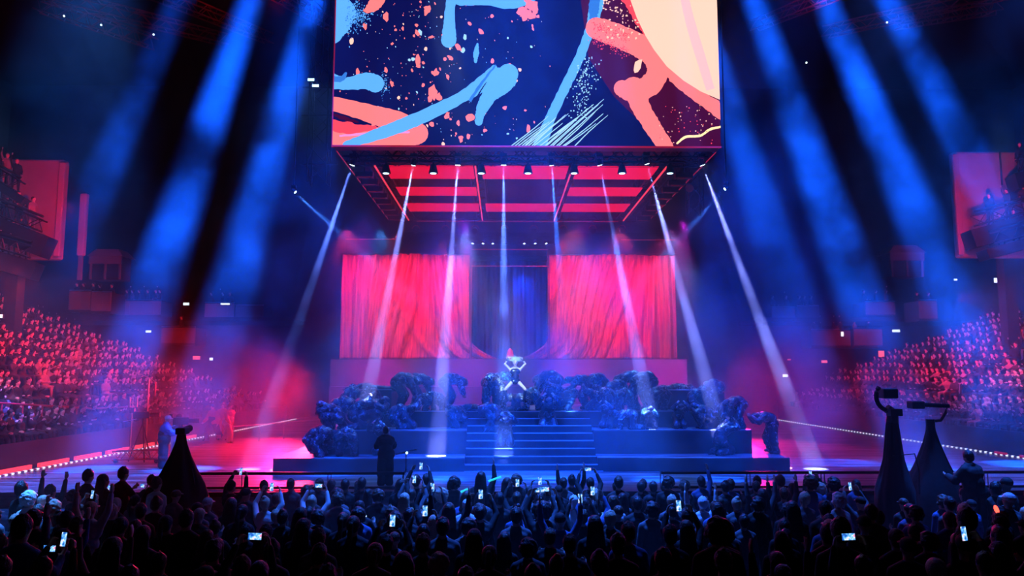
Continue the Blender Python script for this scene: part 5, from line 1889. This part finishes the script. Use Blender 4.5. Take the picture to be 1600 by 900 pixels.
# ------------------------------------------------------------------ draped camera towers
def tower(px, pyb, Y, prof, lab_, head='curve', sx=1.0, base=0.0):
    x = at(px, 700, Y).x
    t = thing('camera_tower', lab_, 'camera tower', (x, Y, base))
    mb = MB()
    n = 40
    vs = []
    for r, z in prof:
        for k in range(n):
            a = 2 * math.pi * k / n
            fl = 1 + .09 * math.sin(a * 5 + z * .8) + .05 * math.sin(a * 9 - z)
            vs.append((r * fl * math.cos(a), r * fl * math.sin(a), z))
    fs = [(i * n + k, i * n + (k + 1) % n, (i + 1) * n + (k + 1) % n, (i + 1) * n + k) for i in range(len(prof) - 1) for k in range(n)]
    fs += [tuple((len(prof) - 1) * n + k for k in range(n))]
    mb.add(vs, fs)
    mb.build('drape', M['blackcloth'], t, smooth=True)
    zt = prof[-1][1]
    if head == 'curve':
        MB().tube([(0, 0, zt - .1), (.02, 0, zt + .12), (-.1, 0, zt + .2)], [.13, .12, .1], 12).build('pan_head', M['black'], t)
        pts = [(-.05 + .27 * math.cos(a), 0, zt + .46 + .3 * math.sin(a)) for a in np.linspace(-1.5, -3.9, 12)]
        MB().tube(pts, .05, 8).build('curved_arm', M['black'], t)
        MB().box((-.2, -.12, zt + .42), (.12, .2, zt + .64)).build('camera_body', M['black'], t, bevel=.03)
        MB().tube([(-.04, .2, zt + .53), (-.04, .45, zt + .53)], [.07, .09], 12).build('camera_lens', M['black'], t)
        MB().box((-.12, -.2, zt + .05), (.14, .0, zt + .2)).build('control_box', M['black'], t)
    elif head == 'jib':
        MB().tube([(0, 0, zt - .1), (0, 0, zt + .15)], .1, 10).build('pan_head', M['black'], t)
        MB().tube([(.0, 0, zt + .1), (.25, 0, zt + .12), (.38, 0, zt + .3), (.42, 0, zt + .5)], .035, 8).build('curved_arm', M['black'], t)
        MB().tube([(-.35, -.1, zt + .5), (.46, 0, zt + .46)], .05, 8).build('jib_arm', M['black'], t)
        MB().box((-.5, -.2, zt + .4), (-.2, .1, zt + .58)).build('camera_body', M['black'], t, bevel=.03)
    else:
        MB().box((-.1, -.15, zt), (.12, .18, zt + .15)).build('camera_body', M['black'], t, bevel=.03)
        MB().tube([(0, .2, zt + .1), (0, .42, zt + .1)], [.06, .08], 12).build('camera_lens', M['black'], t)
    # cable loop
    MB().tube([(-.1, -.15, zt - .8), (-.42 if head == 'jib' else .35, -.2, zt - .75), (-.46 if head == 'jib' else .42, -.2, zt - 1.1), (-.44 if head == 'jib' else .4, -.2, zt - 1.6)], .014, 6).build('cable', M['black'], t)


def zat(py, Y):
    return 4.2 - (py - 578) * Y / FPX


Y = 16.6
tower(1396, 780, Y, [(.42, 0), (.4, zat(795, Y)), (.38, zat(762, Y)), (.3, zat(743, Y)), (.2, zat(716, Y)), (.16, zat(690, Y)), (.12, zat(662, Y)), (.09, zat(652, Y))], 'tall black draped camera tower with curved remote camera head, right', 'curve')
Y = 18.0
tower(1456, 780, Y, [(.6, 0), (.58, zat(770, Y)), (.5, zat(745, Y)), (.34, zat(722, Y)), (.22, zat(700, Y)), (.16, zat(688, Y)), (.1, zat(672, Y)), (.09, zat(664, Y))], 'dark blue draped camera tower with jib arm, right of the black one', 'jib')
Y = 17.4
tower(283, 780, Y, [(.62, 0), (.58, zat(770, Y)), (.5, zat(750, Y)), (.36, zat(730, Y)), (.22, zat(708, Y)), (.13, zat(690, Y)), (.09, zat(676, Y))], 'dark blue draped camera tower with small camera on top, at left', 'small')
# operator standing at the right tower
x = at(1515, 720, 15.8).x
DMP = DMESH['camera_op']
p = at(1515, 702, 15.8)
t = thing('operator_platform', 'low black platform under the camera operator at right', 'platform', (x, 15.8, 0))
MB().box((-.6, -.45, 0), (.6, .45, .78)).build('platform_deck', M['black'], t, bevel=.02)
for dx in (-.5, .5):
    MB().box((dx - .04, -.5, 0), (dx + .04, -.42, .78)).build('leg', M['black'], t)
dancer('camera_op', (x, 15.7, .78), R(20), 1.02, 'camera operator in headphones standing taller than the crowd at right', jm='cl_black', tm='cl_black', head='short', name='camera_operator', group=None, hm='hair_black')

# ------------------------------------------------------------------ haze in the air
def haze_mat():
    m = bpy.data.materials.new('drifting_haze')
    m.use_nodes = True
    t = m.node_tree
    t.nodes.clear()
    N, L = t.nodes.new, t.links.new
    o = N('ShaderNodeOutputMaterial')
    s = N('ShaderNodeVolumeScatter')
    s.inputs['Anisotropy'].default_value = 0
    L(s.outputs[0], o.inputs['Volume'])
    tc = N('ShaderNodeTexCoord')
    n = N('ShaderNodeTexNoise')
    n.inputs['Scale'].default_value = .42
    n.inputs['Detail'].default_value = 3
    n.inputs['Roughness'].default_value = .6
    L(tc.outputs['Object'], n.inputs['Vector'])
    r = N('ShaderNodeMapRange')
    r.inputs[1].default_value, r.inputs[2].default_value, r.inputs[3].default_value, r.inputs[4].default_value = .4, .62, .12, 2.3
    L(n.outputs[0], r.inputs[0])
    sx = N('ShaderNodeSeparateXYZ')
    L(tc.outputs['Object'], sx.inputs[0])
    # density along the hall: thin over the crowd, thick around the stage, thin again far back
    cy = N('ShaderNodeFloatCurve')
    my = N('ShaderNodeMapRange')
    my.inputs[1].default_value, my.inputs[2].default_value = 10, 58
    L(sx.outputs[1], my.inputs[0])
    L(my.outputs[0], cy.inputs['Value'])
    cv = cy.mapping.curves[0]
    cv.points[0].location = (0, .0)
    cv.points[1].location = (1, .06)
    for a, b in ((.08, .08), (.17, .08), (.25, .1), (.272, .8), (.36, .75), (.46, .4), (.55, .12), (.7, .06)):
        cv.points.new(a, b)
    cy.mapping.update()
    ml = N('ShaderNodeMath')
    ml.operation = 'MULTIPLY'
    L(r.outputs[0], ml.inputs[0])
    L(cy.outputs[0], ml.inputs[1])
    # thinner towards the stands
    ax = N('ShaderNodeMath')
    ax.operation = 'ABSOLUTE'
    sb = N('ShaderNodeMath')
    sb.operation = 'SUBTRACT'
    sb.inputs[1].default_value = 1.5
    L(sx.outputs[0], sb.inputs[0])
    L(sb.outputs[0], ax.inputs[0])
    mx_ = N('ShaderNodeMapRange')
    mx_.interpolation_type = 'SMOOTHSTEP'
    mx_.inputs[1].default_value, mx_.inputs[2].default_value, mx_.inputs[3].default_value, mx_.inputs[4].default_value = 13.8, 17, .055, .006
    L(ax.outputs[0], mx_.inputs[0])
    m2 = N('ShaderNodeMath')
    m2.operation = 'MULTIPLY'
    L(mx_.outputs[0], m2.inputs[1])
    L(ml.outputs[0], m2.inputs[0])
    # thinner high up
    mz = N('ShaderNodeMapRange')
    mz.interpolation_type = 'SMOOTHSTEP'
    mz.inputs[1].default_value, mz.inputs[2].default_value, mz.inputs[3].default_value, mz.inputs[4].default_value = 9, 19, 1, .42
    L(sx.outputs[2], mz.inputs[0])
    m3 = N('ShaderNodeMath')
    m3.operation = 'MULTIPLY'
    L(m2.outputs[0], m3.inputs[0])
    L(mz.outputs[0], m3.inputs[1])
    L(m3.outputs[0], s.inputs['Density'])
    return m


hz = MB().box((-30, 10, .05), (32, 52, 24.5)).build('haze', haze_mat())
tag(hz, 'drifting stage haze that shows every light beam', 'haze', kind='stuff')

# look-alikes told apart by their order
same = defaultdict(list)
for o in list(C.objects):
    if 'label' in o and 'category' in o:
        same[o['label']].append(o)
for L_, os_ in same.items():
    n = len(os_)
    if n < 2:
        continue
    st = 'stand' in L_
    os_.sort(key=lambda o: o.location.y if st else o.location.x)
    wd = ['nearest' if st else 'leftmost'] + ['second', 'third', 'fourth', 'fifth', 'sixth', 'seventh', 'eighth'][:n - 2] + ['farthest' if st else 'rightmost']
    for o, q in zip(os_, wd):
        o['label'] = L_.replace(', middle one', '') + ', ' + q + (' one' if 'middle one' not in L_ else ' middle one')
